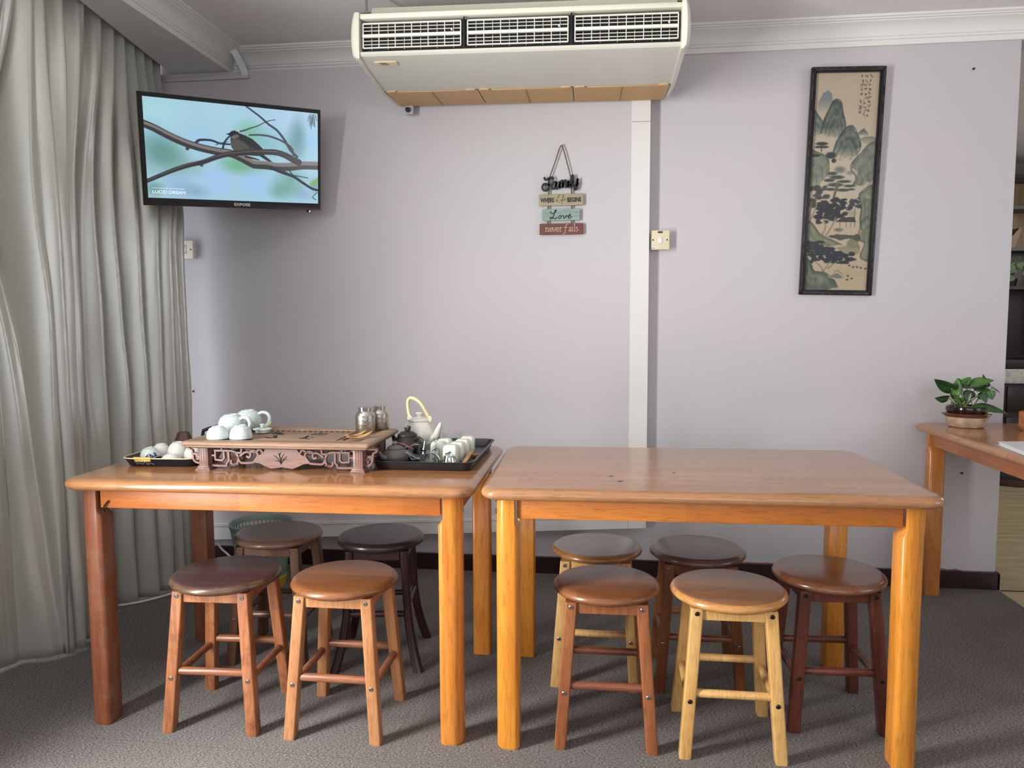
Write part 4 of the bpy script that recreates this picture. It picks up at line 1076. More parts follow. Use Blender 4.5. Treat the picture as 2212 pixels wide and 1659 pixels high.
    S = [[(150, 1500), (165, 1495), (165, 1560)], [(165, 1515), (190, 1492), (208, 1505), (208, 1560)], [(152, 1561), (180, 1561)], [(196, 1561), (222, 1561)],
         [(232, 1525), (278, 1522), (270, 1496), (245, 1496), (232, 1530), (250, 1562), (282, 1550)],
         [(288, 1496), (312, 1560), (336, 1494)], [(280, 1495), (300, 1495)], [(328, 1494), (344, 1493)],
         [(350, 1525), (394, 1520), (388, 1494), (362, 1494), (350, 1528), (366, 1561), (398, 1548)],
         [(410, 1498), (420, 1494), (420, 1560)], [(420, 1515), (440, 1492), (456, 1498)], [(408, 1560), (434, 1560)],
         [(562, 1442), (535, 1440), (520, 1470), (510, 1560), (495, 1600), (468, 1605)], [(488, 1492), (552, 1490)],
         [(575, 1500), (600, 1490), (612, 1505), (612, 1555), (624, 1558)], [(612, 1520), (580, 1530), (575, 1555), (600, 1556), (612, 1540)],
         [(632, 1494), (642, 1490), (642, 1557)], [(641, 1462), (644, 1462)], [(632, 1558), (654, 1557)],
         [(664, 1440), (676, 1436), (676, 1556)], [(664, 1557), (688, 1556)],
         [(735, 1500), (712, 1490), (704, 1510), (730, 1526), (738, 1545), (718, 1560), (700, 1550)]]
    for s in S: tube(b, smoothpath([(P(*a)[0], yf, P(*a)[1]) for a in s], 5), 0.0011, 6)
    obj('lettering', b, inkw, C, 0)
sign()

# ------------------------------------------------------------------ wall switches, trunking, marks
M_PLATE = plain('aged cream plastic', (222, 214, 184), 0.4); M_PLATE2 = plain('cream plastic', (228, 224, 206), 0.4)
def switch(name, label, x, y, z, left=False):
    t = thing(name, label, 'switch', (x, y, z), 0)
    b = BM(); box(b, (0, -0.016, 0), (0.078, 0.032, 0.080), 0.002); obj('back_box', b, plain('box white', (214, 212, 206), 0.5), t)
    b = BM(); box(b, (0, -0.037, 0), (0.085, 0.010, 0.087), 0.004, 3); obj('face_plate', b, M_PLATE if not left else M_PLATE2, t)
    for sx in (-1, 1):
        b = BM(); lathe(b, [(0, 0), (.0035, 0), (.0035, .0012), (0, .0012)], 12, T(sx*0.031, -0.0418, 0) @ RX(PI/2)); obj('screw', b, M_BLACK, t)
    if not left:
        b = BM(); box(b, (0.0, -0.043, 0), (0.018, 0.006, 0.025), 0.002, 2, M=RX(0.06)); obj('rocker', b, plain('rocker white', (238, 236, 228), 0.3), t)
        b = BM(); prism(b, rrect(0.023, 0.0085, 0.0042, 6), 0, 0.0012, M=T(0, -0.0418, 0.0345) @ RX(PI/2)); obj('neon_window', b, plain('dark red lens', (60, 8, 18), 0.15), t)
        b = BM(); box(b, (-0.030, -0.0421, -0.0365), (0.019, 0.0006, 0.010)); s = obj('sticker', b, plain('sticker white', (226, 224, 216), .6), t)
        b = BM(); st = [[(-.038, -.034), (-.037, -.039), (-.035, -.035)], [(-.034, -.035), (-.033, -.039), (-.031, -.036), (-.030, -.039)], [(-.029, -.039), (-.027, -.034), (-.025, -.037), (-.022, -.040)]]
        for q in st: tube(b, [(x_, -0.0425, z_) for x_, z_ in q], 0.0006, 5)
        obj('handwriting', b, M_BLACK, s, 0)
    else:
        for k, zz in ((0, .013), (1, -.012)):
            b = BM(); box(b, (0.0, -0.043, zz), (0.018, 0.006, 0.021), 0.002, 2, M=None); r = obj('rocker', b, plain('rocker white', (236, 234, 224), 0.3), t)
            b = BM()
            for q in ([(-.006, zz+.004-.006*k), (.003, zz+.004-.006*k), (.003, zz+.007-.006*k), (.007, zz-.001-.004*k)], [(-.005, zz-.004), (.0, zz-.006), (.004, zz-.004)]): tube(b, [(x_, -0.0463, z_) for x_, z_ in q], 0.0007, 5)
            obj('handwriting', b, M_BLACK, r, 0)
    return t
switch('wall_switch', 'cream wall switch with dark red indicator right of the panel edge', 0.2490, D, 1.5600)
switch('wall_switch', 'double wall switch below the television beside the curtain', -1.990, YB, 1.5455, True)

t = thing('cable_trunking', 'white plastic cable trunking climbing over the cornice above the television', 'trunking')
b = BM(); bx((-2.25, YB-0.016, 2.336), (-1.655, YB, 2.352), 0.002, b); obj('trunking_run', b, M_WALL, t)
b = BM(); pts = [(-1.672, YB-.010, 2.350), (-1.676, YB-0.012, 2.372), (-1.685, D-0.0735, 2.400), (-1.690, D-0.080, 2.412), (-1.700, D-0.098, 2.440), (-1.712, D-0.104, 2.455), (-1.722, D-0.112, 2.466)]
tube(b, pts, 1.0, sect=[(-.015, -.007), (.015, -.007), (.015, .007), (-.015, .007)], up=(0, -1, 0.3)); obj('trunking_run', b, M_TRIM, t, 30)
# small dark nails in the wall
for lab, x, y, z in (('small black nail in the wall beside the curtain above the tea table', -1.996, YB, 0.862), ('small black nail high in the wall right of the painting', 1.555, D, 2.262), ('small black nail in the wall under the plant table', 1.583, D, 0.520)):
    b = BM(); lathe(b, [(0, -0.004), (.0035, -0.004), (.005, 0.002), (.004, 0.006), (0, 0.007)], 10, T(x, y, z) @ RX(PI/2)); tag(obj('nail', b, M_BLACK, None), lab, 'nail')
# paint smears above the skirting
b = BM()
for x0, x1 in ((0.62, 0.80), (1.08, 1.16), (1.45, 1.60)):
    n_ = 14; up_ = []; 
    for k in range(n_+1): up_.append((x0+(x1-x0)*k/n_, 0.080+random.uniform(0.0, 0.005)))
    prism(b, [(x0, 0.0775), (x1, 0.0775)]+up_[::-1], 0, 0.0006, M=T(0, D, 0) @ RX(PI/2))
struct('trim_paint_smear', b, M_SMEAR, smooth=0)
# white cable on the floor
b = BM()
tube(b, smoothpath([(-2.115, 2.20, .006), (-2.10, 2.312, .006), (-2.09, 2.375, .006), (-2.075, 2.5, .006), (-2.09, 2.75, .006), (-2.04, 2.86, .006), (-1.945, 2.945, .006), (-1.862, 3.080, .006), (-1.83, 3.22, .006), (-1.815, 3.40, .008), (-1.84, 3.478, .03), (-1.885, 3.482, .07), (-1.90, 3.472, .10)], 6), 0.0052, 8)
tag(obj('power_cable', b, plain('white cable', (214, 214, 208), .5), None), 'white cable running along the carpet under the curtain hem', 'cable')

# ------------------------------------------------------------------ waste basket
def basket():
    t = thing('waste_basket', 'round grey-green plastic waste basket behind the stools near the curtain', 'waste basket', (-1.545, 3.215, 0))
    mt = plain('grey-green translucent plastic', (136, 154, 146), 0.4, var=.10, vscale=9)
    yl = plain('yellow plastic base', (206, 184, 52), .4)
    H_ = .29; r0, r1 = .098, .136
    def R(z): return r0+(r1-r0)*z/H_
    b = BM(); lathe(b, [(0, .012), (R(.012)-.003, .012), (R(.2)-.0022, .2), (R(.2), .2), (R(.012), .012), (0, .006)], 40, closed=False); obj('body', b, mt, t)
    b = BM(); lathe(b, [(0, 0), (R(0)+.002, 0), (R(.05)+.003, .045), (R(.05)+.0005, .047), (R(0), .004), (0, .004)], 40); obj('base', b, yl, t)
    b = BM(); n = 44
    for k in range(n):
        a = 2*PI*k/n
        tube(b, [(R(.198)*math.cos(a), R(.198)*math.sin(a), .198), (R(.272)*math.cos(a), R(.272)*math.sin(a), .272)], .0028, 6)
    for z in (.2, .222, .246): tube(b, [(R(z)*math.cos(2*PI*k/40), R(z)*math.sin(2*PI*k/40), z) for k in range(40)], .0030, 6, closed=True)
    obj('lattice', b, mt, t)
    b = BM(); lathe(b, [(R(.266)-.002, .266), (R(.266)+.003, .266), (r1+.007, .284), (r1+.006, .291), (r1+.001, .294), (r1-.004, .288)], 48, closed=True); obj('rim', b, mt, t)
basket()

# ------------------------------------------------------------------ tea things
ZT = 0.7505
M_TRAYW = wood('carved rosewood', (108, 78, 70), (148, 114, 102), 'X', 0.42, 0.05, 1.4)
M_TRAYT = wood('weathered tea board', (132, 104, 84), (166, 138, 114), 'X', 0.5, 0, 1.4)
M_CARVED = plain('carved groove shadow', (38, 24, 22), .8)
def tea_table():
    # local: x right, y back, origin at centre of footprint on the table
    t = thing('tea_tray', 'carved rosewood tea tray standing on feet on the left table', 'tea tray', (-0.965, 2.262, ZT), 0.004)
    W_, D_ = 0.582, 0.332; zt = 0.093; th = 0.021
    def ring(ins, z): return [(x, y, z) for x, y in rrect(W_-2*ins, D_-2*ins, max(.004, .010-ins), 3)]
    fw = 0.045
    b = BM()
    loft(b, [ring(.016, zt-th), ring(.010, zt-th+.003), ring(.010, zt-th+.006), ring(.003, zt-.013), ring(0, zt-.009), ring(0, zt-.005), ring(.004, zt-.001), ring(.008, zt), ring(fw-.004, zt), ring(fw, zt-.003), ring(fw, zt-.012)], cap=False)
    obj('frame', b, M_TRAYT, t, 40)
    b = BM(); box(b, (0, 0, zt-th+.001), (W_-.03, D_-.03, .004)); obj('drip_pan', b, M_CARVED, t)
    b = BM(); box(b, (0, 0, zt-.009), (W_-2*fw-.008, D_-2*fw-.008, .010), .0015); board = obj('board', b, M_TRAYT, t)
    # carved slots and characters
    b = BM(); z = zt-.0037
    def gr(pts, r=.0013): tube(b, [(x, y, z) for x, y in pts], r, 6)
    for y in (.088,):
        for k in range(15): gr([(-.12+k*.0185, y), (-.112+k*.0185, y)], .0022)
    for sx in (-1, 1):
        x = sx*.165
        gr([(x, -.085), (x, .09)]); gr([(x+.022*sx, -.085), (x+.022*sx, .09)])
        for k in range(9): gr([(x+.004*sx, -.07+k*.018), (x+.018*sx, -.07+k*.018), (x+.018*sx, -.062+k*.018)], .0012)
    obj('border_carving', b, M_CARVED, board, 0); b = BM()
    rr = random.Random(11)
    for cx, cy in ((-.075, .035), (-.06, -.04), (.06, .03), (.05, -.04)):
        for k in range(6):
            x, y = cx+rr.uniform(-.02, .02), cy+rr.uniform(-.022, .022)
            a = rr.choice([0.1, 0.5, 1.5, -0.6]); l = rr.uniform(.010, .024)
            gr([(x, y), (x+l*math.cos(a), y+l*math.sin(a))], rr.uniform(.0014, .0028))
    obj('character_carving', b, M_CARVED, board, 0)
    # corner posts with feet
    px_, py_ = .2425, .108
    for sx in (-1, 1):
        for sy in (-1, 1):
            b = BM(); box(b, (sx*px_, sy*py_, (zt-th)/2+.004), (.030, .030, zt-th-.006), .002)
            for ox in (-.007, .0, .007): box(b, (sx*px_+ox, sy*(py_+.0152), .043), (.0022, .0016, .045))
            box(b, (sx*px_, sy*py_, .0045), (.042, .042, .005), .0015); box(b, (sx*px_, sy*py_, .009), (.036, .036, .006), .0015)
            box(b, (sx*px_, sy*py_, .0015), (.046, .046, .003))
            obj('leg', b, M_TRAYW, t)
    # fretwork: coordinates from the photo crop (x 185..1565, y 345 top)
    wp = 2*(px_-.015); k = wp/1380
    def Q(X, Y): return ((X-875)*k, (zt-th)-(Y-345)*k*1.05)
    strokes = [[(187, 347), (187, 522)], [(187, 522), (345, 524)], [(187, 432), (235, 430), (235, 388)], [(225, 388), (385, 388)], [(235, 430), (235, 470), (300, 476), (322, 455), (318, 390)], [(300, 349), (300, 388)],
               [(345, 524), (345, 500), (367, 478), (365, 390)], 'c', [(385, 388), (430, 400), (457, 440), (450, 492), (420, 512), (388, 498), (392, 470)], [(430, 400), (480, 405), (492, 380), (492, 349)], [(455, 440), (480, 490), (540, 494), (610, 488)],
               [(475, 435), (520, 402), (560, 397), (578, 420), (562, 445), (538, 432)], [(575, 390), (622, 385), (650, 425), (605, 486)], [(560, 397), (640, 388), (668, 366), (668, 349)], [(395, 515), (460, 500)], [(668, 366), (700, 410), (650, 435)]]
    def fret(parent, front=True):
        b = BM()
        sect = [(-1, -.0), (-.75, .9), (.75, .9), (1, 0), (1, -1.4), (-1, -1.4)]
        smf = False
        for s in strokes:
            if s == 'c': smf = True; continue
            for mir in (0, 1):
                pts = [Q(X if not mir else 1750-X, Y) for X, Y in s]
                p3 = [(x, 0, z_) for x, z_ in pts]
                if smf: p3 = smoothpath(p3, 4)
                tube(b, p3, .0036, sect=sect, up=(0, -1, 0))
        box(b, (0, .002, zt-th-.002), (wp, .009, .005))
        cp = [(735, 350), (700, 405), (650, 432), (608, 490), (660, 494), (705, 514), (770, 540), (820, 534), (875, 526), (930, 534), (980, 540), (1045, 514), (1090, 494), (1142, 490), (1100, 432), (1050, 405), (1015, 350)]
        prism(b, [Q(*a) for a in cp], 0, .009, M=T(0, .0065, 0) @ RX(PI/2))
        o = obj('fretwork', b, M_TRAYW, parent, 30)
        return o
    for sy in (-1, 1):
        o = fret(t); o.location = (0, sy*py_, 0)
        if sy > 0: o.rotation_euler = (0, 0, PI)
        if sy < 0:
            b = BM()
            for s in ([(870, 500), (850, 460), (820, 430), (800, 425)], [(870, 500), (862, 440), (850, 400)], [(870, 500), (880, 440), (900, 410)], [(870, 500), (900, 450), (930, 430)], [(872, 470), (860, 420), (875, 395)], [(870, 500), (890, 470), (925, 450)], [(868, 480), (840, 470), (815, 470)]):
                tube(b, smoothpath([(Q(*a)[0], -.0032, Q(*a)[1]) for a in s], 4), [.0009]*(4*(len(s)-1)+1), 6)
            obj('orchid_carving', b, M_CARVED, o, 0)
    # end panels (plain fret on the short sides)
    for sx in (-1, 1):
        b = BM(); sect = [(-1, 0), (-.75, .9), (.75, .9), (1, 0), (1, -1.4), (-1, -1.4)]
        for s in ([(-.09, .068), (-.09, .025), (-.05, .025)], [(.09, .068), (.09, .025), (.05, .025)], [(-.05, .025), (-.02, .045), (0, .030), (.02, .045), (.05, .025)], [(-.07, .068), (-.06, .045), (-.09, .045)], [(.07, .068), (.06, .045), (.09, .045)]):
            tube(b, [(sx*px_, y, z_) for y, z_ in s], .0038, sect=sect, up=(sx, 0, 0))
        box(b, (sx*px_, 0, zt-th-.002), (.009, .19, .005))
        obj('fretwork', b, M_TRAYW, t, 30)
    # bracket wings outside the posts
    for sx in (-1, 1):
        b = BM(); sect = [(-1, 0), (-.75, .9), (.75, .9), (1, 0), (1, -1.4), (-1, -1.4)]
        for s in ([(.016, .068), (.052, .068), (.052, .060), (.043, .056), (.041, .047), (.022, .045)], [(.016, .068), (.016, .022), (.030, .020), (.039, .029), (.041, .047)], [(.016, .047), (.024, .046), (.022, .032), (.030, .030)]):
            tube(b, smoothpath([(sx*(px_+x), -py_, z_) for x, z_ in s], 3), .0037, sect=sect, up=(0, -1, 0))
        obj('corner_bracket', b, M_TRAYW, t, 30)
tea_table()
ZTT = ZT+0.093+0.0005          # top of the tea tray frame
ZTB = ZT+0.0905                # its board

def crackle():
    mt, nt, b = new_mat('crackle celadon glaze')
    tc = N(nt, 'ShaderNodeTexCoord'); v = N(nt, 'ShaderNodeTexVoronoi'); v.feature = 'DISTANCE_TO_EDGE'; v.inputs['Scale'].default_value = 110
    nt.links.new(tc.outputs['Object'], v.inputs['Vector'])
    cr = N(nt, 'ShaderNodeValToRGB'); e = cr.color_ramp.elements; e[0].position = 0.0; e[1].position = 0.06; e[0].color = L4((150, 170, 172)); e[1].color = L4((204, 216, 212))
    nt.links.new(v.outputs['Distance'], cr.inputs['Fac']); nt.links.new(cr.outputs['Color'], b.inputs['Base Color'])
    b.inputs['Roughness'].default_value = 0.12; b.inputs['Coat Weight'].default_value = 0.3
    return mt
M_CRACK = crackle(); M_GLAZE = plain('pale celadon glaze', (206, 218, 210), 0.12)
M_PORC = plain('white porcelain', (226, 226, 220), 0.15); M_CREAMW = plain('warm white porcelain', (228, 226, 214), 0.14)
def cup_prof(r, h, foot, t=.0022):
    # inverted cup: rim at z=0 wide, foot at top
    return [(r-t, 0), (r, 0), (r*1.0, .002), (r*.985, h*.25), (r*.90, h*.55), (r*.74, h*.8), (foot*1.06, h*.92), (foot, h*.93), (foot*.95, h), (foot*.8, h), (foot*.76, h*.95), (0, h*.94), (0, h*.88), (r*.68, h*.78), (r*.86, h*.53), (r*.95, h*.25)]
def inv_cup(name, label, cat, loc, r, h, foot, mat, group, tilt=(0, 0), rz=0):
    b = BM(); pf = cup_prof(r, h, foot)
    lathe(b, pf, 36, closed=True)
    o = obj(name, b, mat, None, 50); o.location = loc; o.rotation_euler = (tilt[0], tilt[1], rz)
    return tag(o, label, cat, group)
inv_cup('tea_cup', 'crackle-glazed cup upside down at the front left corner of the tea tray', 'cup', (-1.1715, 2.165, ZTT), .034, .038, .017, M_CRACK, 'crackle-glazed cups on the tea tray')
inv_cup('tea_cup', 'crackle-glazed cup upside down in front of the large handled one', 'cup', (-1.101, 2.172, ZTT), .034, .040, .017, M_CRACK, 'crackle-glazed cups on the tea tray')
def handled(name, label, cat, loc, r, h, rot, hdl, mat, group):
    t = thing(name, label, cat, loc, 0, group); t.rotation_euler = rot
    b = BM(); tt = .003
    # inverted round pitcher : mouth down
    lathe(b, [(r*.78-tt, 0), (r*.78, 0), (r*.82, h*.08), (r*.95, h*.25), (r, h*.46), (r*.95, h*.66), (r*.8, h*.85), (r*.58, h*.955), (r*.52, h*.965), (r*.50, h), (r*.44, h), (r*.43, h*.97), (0, h*.965), (0, h*.92), (r*.5, h*.915), (r*.76, h*.82), (r*.92, h*.64), (r-tt, h*.46), (r*.91, h*.25), (r*.78, h*.08)], 44, closed=True)
    obj('body', b, mat, t, 60)
    b = BM(); tube(b, smoothpath([(r*.80, 0, h*.78), (r*1.15, 0, h*.88), (r*1.55, 0, h*.80), (r*1.70, 0, h*.52), (r*1.5, 0, h*.22), (r*1.15, 0, h*.16), (r*.86, 0, h*.20)], 6), .0058, 12); obj('handle', b, mat, t, 60)
    return t
handled('handled_cup', 'large crackle-glazed handled cup behind the two small ones', 'cup', (-1.176, 2.262, ZTB+.0005), .042, .064, (0.0, 0.0, -0.25), 1, M_CRACK, 'crackle-glazed handled vessels')
handled('handled_cup', 'crackle-glazed handled pot furthest back on the tea tray', 'cup', (-1.172, 2.366, ZTT), .043, .063, (0.0, 0.0, 0.05), 1, M_CRACK, 'crackle-glazed handled vessels')
t = thing('pot_lid', 'pale celadon pot lid lying beside the handled pot', 'lid', (-1.092, 2.300, ZTB), 0)
b = BM(); lathe(b, [(0, .001), (.020, .001), (.022, .003), (.022, .011), (.030, .012), (.0305, .014), (.028, .0155), (.012, .018), (0, .0185)], 36); obj('lid_body', b, M_GLAZE, t, 50)
b = BM(); lathe(b, [(0, .018), (.005, .0185), (.006, .0215), (.0075, .026), (.006, .030), (0, .031)], 18); obj('knob', b, M_GLAZE, t, 60)
b = BM(); tube(b, smoothpath([(.006, 0, .022), (.016, -.002, .0225), (.024, -.001, .028), (.030, .001, .037)], 4), .0011, 6); obj('string', b, plain('yellow cord', (214, 198, 96), .8), t)

def steel_mat():
    mt, nt, b = new_mat('embossed tin')
    tc = N(nt, 'ShaderNodeTexCoord'); v = N(nt, 'ShaderNodeTexNoise'); v.inputs['Scale'].default_value = 120; v.inputs['Detail'].default_value = 3
    nt.links.new(tc.outputs['Object'], v.inputs['Vector'])
    bp = N(nt, 'ShaderNodeBump'); bp.inputs['Strength'].default_value = .4; bp.inputs['Distance'].default_value = .003
    nt.links.new(v.outputs['Fac'], bp.inputs['Height']); nt.links.new(bp.outputs['Normal'], b.inputs['Normal'])
    b.inputs['Base Color'].default_value = L4((196, 194, 188)); b.inputs['Metallic'].default_value = 1; b.inputs['Roughness'].default_value = .30
    return mt
M_TIN = steel_mat(); M_CHROME = plain('polished steel', (214, 214, 212), .1, 1.0)
def canister(label, loc, s=1.0):
    t = thing('tea_canister', label, 'tin', loc, 0, 'silver tea canisters')
    b = BM(); r = .0320*s; h = .083*s
    lathe(b, [(0, .0), (r*.96, 0), (r, .002), (r, h*.62), (r*1.03, h*.63), (r*1.03, h*.66), (r*.98, h*.67), (r*.92, h*.74), (r*.70, h*.82), (r*.66, h*.84), (0, h*.84)], 40); obj('body', b, M_TIN, t, 35)
    b = BM(); lathe(b, [(0, h*.84), (r*.68, h*.84), (r*.68, h*.95), (r*.74, h*.955), (r*.74, h*.985), (r*.6, h), (0, h)], 36); obj('lid', b, M_CHROME, t, 35)
canister('silver embossed tea canister standing in front on the tea tray', (-0.765, 2.352, ZTB))
canister('silver tea canister half hidden behind another canister', (-0.734, 2.4095, ZTT), .93)
# two bamboo scoops
M_BAMB = wood('bamboo', (178, 134, 76), (206, 166, 104), 'X', .4, .1, 2)
def scoop(label, loc, rz, s=1):
    b = BM(); lay = []
    for k in range(13):
        u = k/12; x = (u-.5)*.095*s; w_ = (.0015+.0115*math.sin(PI*min(1, u*1.05))**.7)*s; lift = .010*abs(u-.42)**1.6*3.2*s
        lay.append([(x, w_*math.cos(a), .001+lift+.0075*(1+math.sin(a))*.5*(0.6+.4*math.sin(PI*u))) for a in [PI+PI*i/6 for i in range(7)]]+[(x, .8*w_*math.cos(a), .0030+lift+.0045*(1+math.sin(a))*.5) for a in [2*PI-PI*i/6 for i in range(7)]])
    loft(b, lay); o = obj('tea_scoop', b, M_BAMB, None, 60); o.location = loc; o.rotation_euler = (0, 0, rz); tag(o, label, 'scoop', 'bamboo scoops on the tea tray')
scoop('bamboo scoop at the front right corner of the tea tray', (-0.733, 2.196, ZTT), 0.95, 1.0)
scoop('bamboo scoop just left of the other one by the canister', (-0.757, 2.232, ZTT), 1.0, .85)

# --- black serving tray with teapots
def serving_tray():
    t = thing('serving_tray', 'black rectangular serving tray full of teapots and glasses', 'tray', (-0.541, 2.416, ZT), 0.0)
    m_ = plain('black melamine', (38, 38, 40), .35)
    b = BM(); W_, D_ = .284, .435
    def ring(g, z, r): return [(x, y, z) for x, y in rrect(W_+2*g, D_+2*g, r, 6)]
    loft(b, [ring(0, 0, .022), ring(.003, .002, .024), ring(.012, .024, .030), ring(.018, .0265, .034), ring(.018, .0285, .034), ring(.010, .0275, .029), ring(.000, .006, .022), ring(-.004, .004, .02)])
    obj('tray_body', b, m_, t, 40)
serving_tray()
ZS = ZT+.0045
M_CLAY = plain('black clay', (44, 40, 42), .42, bump=.05, bscale=300); M_GCLAY = plain('grey clay', (104, 102, 98), .42)
def spout(b, pts, rads, n=14): tube(b, smoothpath(pts, 5), list(np.interp(np.linspace(0, len(pts)-1, 5*(len(pts)-1)+1), range(len(pts)), rads)), n)
def clay_pot(label, loc, rz, r, h, mat, knob, group='clay teapots'):
    t = thing('teapot', label, 'teapot', loc, rz, group)
    b = BM(); lathe(b, [(0, .001), (r*.62, .001), (r*.66, .004), (r*.88, h*.18), (r, h*.42), (r*.97, h*.58), (r*.80, h*.78), (r*.62, h*.86), (r*.58, h*.90), (0, h*.90)], 44); obj('body', b, mat, t, 50)
    b = BM(); lathe(b, [(0, h*.89), (r*.62, h*.89), (r*.63, h*.93), (r*.58, h*.97), (r*.40, h*1.06), (r*.2, h*1.10), (0, h*1.11)], 40); l = obj('lid', b, mat, t, 50)
    b = BM()
    if knob == 'beast':
        box(b, (0, 0, h*1.17), (r*.42, r*.22, h*.12), .004, 2); box(b, (-r*.18, 0, h*1.26), (r*.22, r*.2, h*.14), .004, 2); box(b, (r*.2, 0, h*1.2), (r*.14, r*.14, h*.1), .003, 2)
    else: lathe(b, [(0, h*1.09), (r*.13, h*1.10), (r*.12, h*1.16), (r*.22, h*1.2), (r*.22, h*1.25), (r*.12, h*1.31), (0, h*1.33)], 20)
    obj('knob', b, mat, l, 50)
    b = BM(); spout(b, [(r*.85, 0, h*.42), (r*1.2, 0, h*.52), (r*1.42, 0, h*.74), (r*1.55, 0, h*.86)], [r*.26, r*.18, r*.13, r*.10]); obj('spout', b, mat, t, 60)
    b = BM(); tube(b, smoothpath([(-r*.72, 0, h*.76), (-r*1.15, 0, h*.88), (-r*1.5, 0, h*.72), (-r*1.48, 0, h*.45), (-r*1.2, 0, h*.28), (-r*.93, 0, h*.28)], 5), r*.10, 10); obj('handle', b, mat, t, 60)
    return t
bp_ = clay_pot('black clay teapot with a beast-shaped knob, in the middle of the serving tray', (-0.637, 2.392, ZS), 2.5, .052, .078, M_CLAY, 'beast')
b = BM(); tube(b, smoothpath([(0, 0, .098), (-.004, .022, .090), (-.012, .045, .072), (-.030, .060, .050), (-.052, .064, .045)], 5), .0014, 6); xf(b, RZ(0.4+PI)); obj('string', b, plain('white cord', (214, 206, 190), .8), bp_)
gp_ = clay_pot('small grey clay teapot at the front of the serving tray', (-0.643, 2.268, ZS), -2.2, .042, .054, M_GCLAY, 'ball')
b = BM(); tube(b, smoothpath([(.010, 0, .066), (.03, .004, .060), (.045, .006, .050), (.056, .008, .046)], 5), .0012, 6); xf(b, RZ(2.2)); obj('string', b, plain('red cord', (196, 110, 112), .8), gp_)
def white_pot():
    t = thing('teapot', 'white porcelain teapot with a tall cane handle at the back of the serving tray', 'teapot', (-0.633, 2.545, ZS), -0.40)
    r, h = .058, .108; m_ = M_CREAMW
    b = BM(); lathe(b, [(0, .001), (r*.7, .001), (r*.75, .004), (r*.93, h*.2), (r, h*.42), (r*.96, h*.62), (r*.84, h*.80), (r*.72, h*.89), (r*.70, h*.92), (r*.74, h*.95), (r*.72, h*.98), (0, h*.98)], 44); obj('body', b, m_, t, 50)
    b = BM(); lathe(b, [(0, h*.96), (r*.66, h*.96), (r*.66, h*.99), (r*.5, h*1.02), (r*.15, h*1.05), (r*.14, h*1.08), (r*.22, h*1.13), (r*.25, h*1.17), (r*.2, h*1.2), (0, h*1.205)], 36); obj('lid', b, m_, t, 50)
    b = BM(); spout(b, [(r*.75, 0, h*.30), (r*1.15, 0, h*.42), (r*1.34, 0, h*.66), (r*1.52, 0, h*.84), (r*1.60, 0, h*.86)], [r*.36, r*.27, r*.18, r*.13, r*.12]); obj('spout', b, m_, t, 60)
    b = BM()
    for sx in (-1, 1): tube(b, smoothpath([(sx*r*.62, 0, h*.9), (sx*r*.84, 0, h*.98), (sx*r*.76, 0, h*1.07), (sx*r*.6, 0, h*.97)], 4), .004, 10)
    obj('lug', b, m_, t, 60)
    b = BM(); pts = smoothpath([(r*.80, 0, h*.90), (r*.68, 0, h*1.04), (r*.42, 0, h*1.25), (r*.05, 0, h*1.50), (-r*.42, 0, h*1.63), (-r*.72, 0, h*1.63), (-r*.88, 0, h*1.50), (-r*.85, 0, h*1.25), (-r*.76, 0, h*1.03)], 6)
    tube(b, pts, .0058, 12)
    for q in pts[9:24]:
        pass
    hd = obj('handle', b, plain('pale cane', (222, 208, 150), .45), t, 60)
    b = BM()
    for k in range(8, 17):
        q = pts[k]; d_ = (pts[k+1]-pts[k-1]).normalized(); tube(b, [q-d_*.0012, q+d_*.0012], .0066, 12)
    obj('cane_binding', b, plain('cane binding', (232, 222, 176), .5), hd, 50)
white_pot()
M_GLASS = glass('clear glass', (246, 250, 250))
def glass_pot():
    t = thing('glass_jug', 'clear glass jug with a loop handle amid the serving tray', 'jug', (-0.541, 2.283, ZS), 0)
    r, h = .036, .076; w_ = .0016
    b = BM(); out = [(r*.62, 0), (r*.86, h*.10), (r*1.0, h*.34), (r*.98, h*.56), (r*.82, h*.80), (r*.70, h*.92), (r*.72, h)]
    inn = [(q-w_, max(z, w_)) for q, z in out]
    lathe(b, [(0, 0)]+out+inn[::-1]+[(0, w_)], 40); obj('body', b, M_GLASS, t, 60)
    b = BM(); tube(b, smoothpath([(-r*.80, -.006, h*.82), (-r*1.35, -.01, h*.80), (-r*1.62, -.012, h*.52), (-r*1.4, -.01, h*.22), (-r*.95, -.006, h*.24)], 5), .0034, 10); obj('handle', b, M_GLASS, t, 60)
    b = BM(); tube(b, smoothpath([(-r*.5, -r*.80, h*.30), (-r*1.1, -r*1.0, h*.42), (-r*1.7, -r*1.1, h*.6)], 5), [.006]*5+[.005]*6, 10); obj('spout', b, M_GLASS, t, 60)
    t2_ = thing('glass_cup', 'clear glass cup lying on its side in front of the white square cups', 'glass', (-0.518, 2.243, ZS+.0235), 0.10)
    b = BM(); out = [(.015, 0), (.021, .006), (.0235, .020), (.0232, .038)]; inn = [(q-w_, max(z, w_)) for q, z in out]
    lathe(b, [(0, 0)]+out+inn[::-1]+[(0, w_)], 36, RX(PI/2)); obj('body', b, M_GLASS, t2_, 60)
    t3_ = thing('glass_cup', 'clear wide glass bowl behind the white square cups', 'glass', (-0.508, 2.484, ZS), 0)
    r, h = .034, .068; out = [(r*.6, 0), (r*.9, h*.15), (r, h*.4), (r*.99, h*.8), (r*1.02, h)]; inn = [(q-w_, max(z, w_)) for q, z in out]
    b = BM(); lathe(b, [(0, 0)]+out+inn[::-1]+[(0, w_)], 40); obj('body', b, M_GLASS, t3_, 60)
glass_pot()
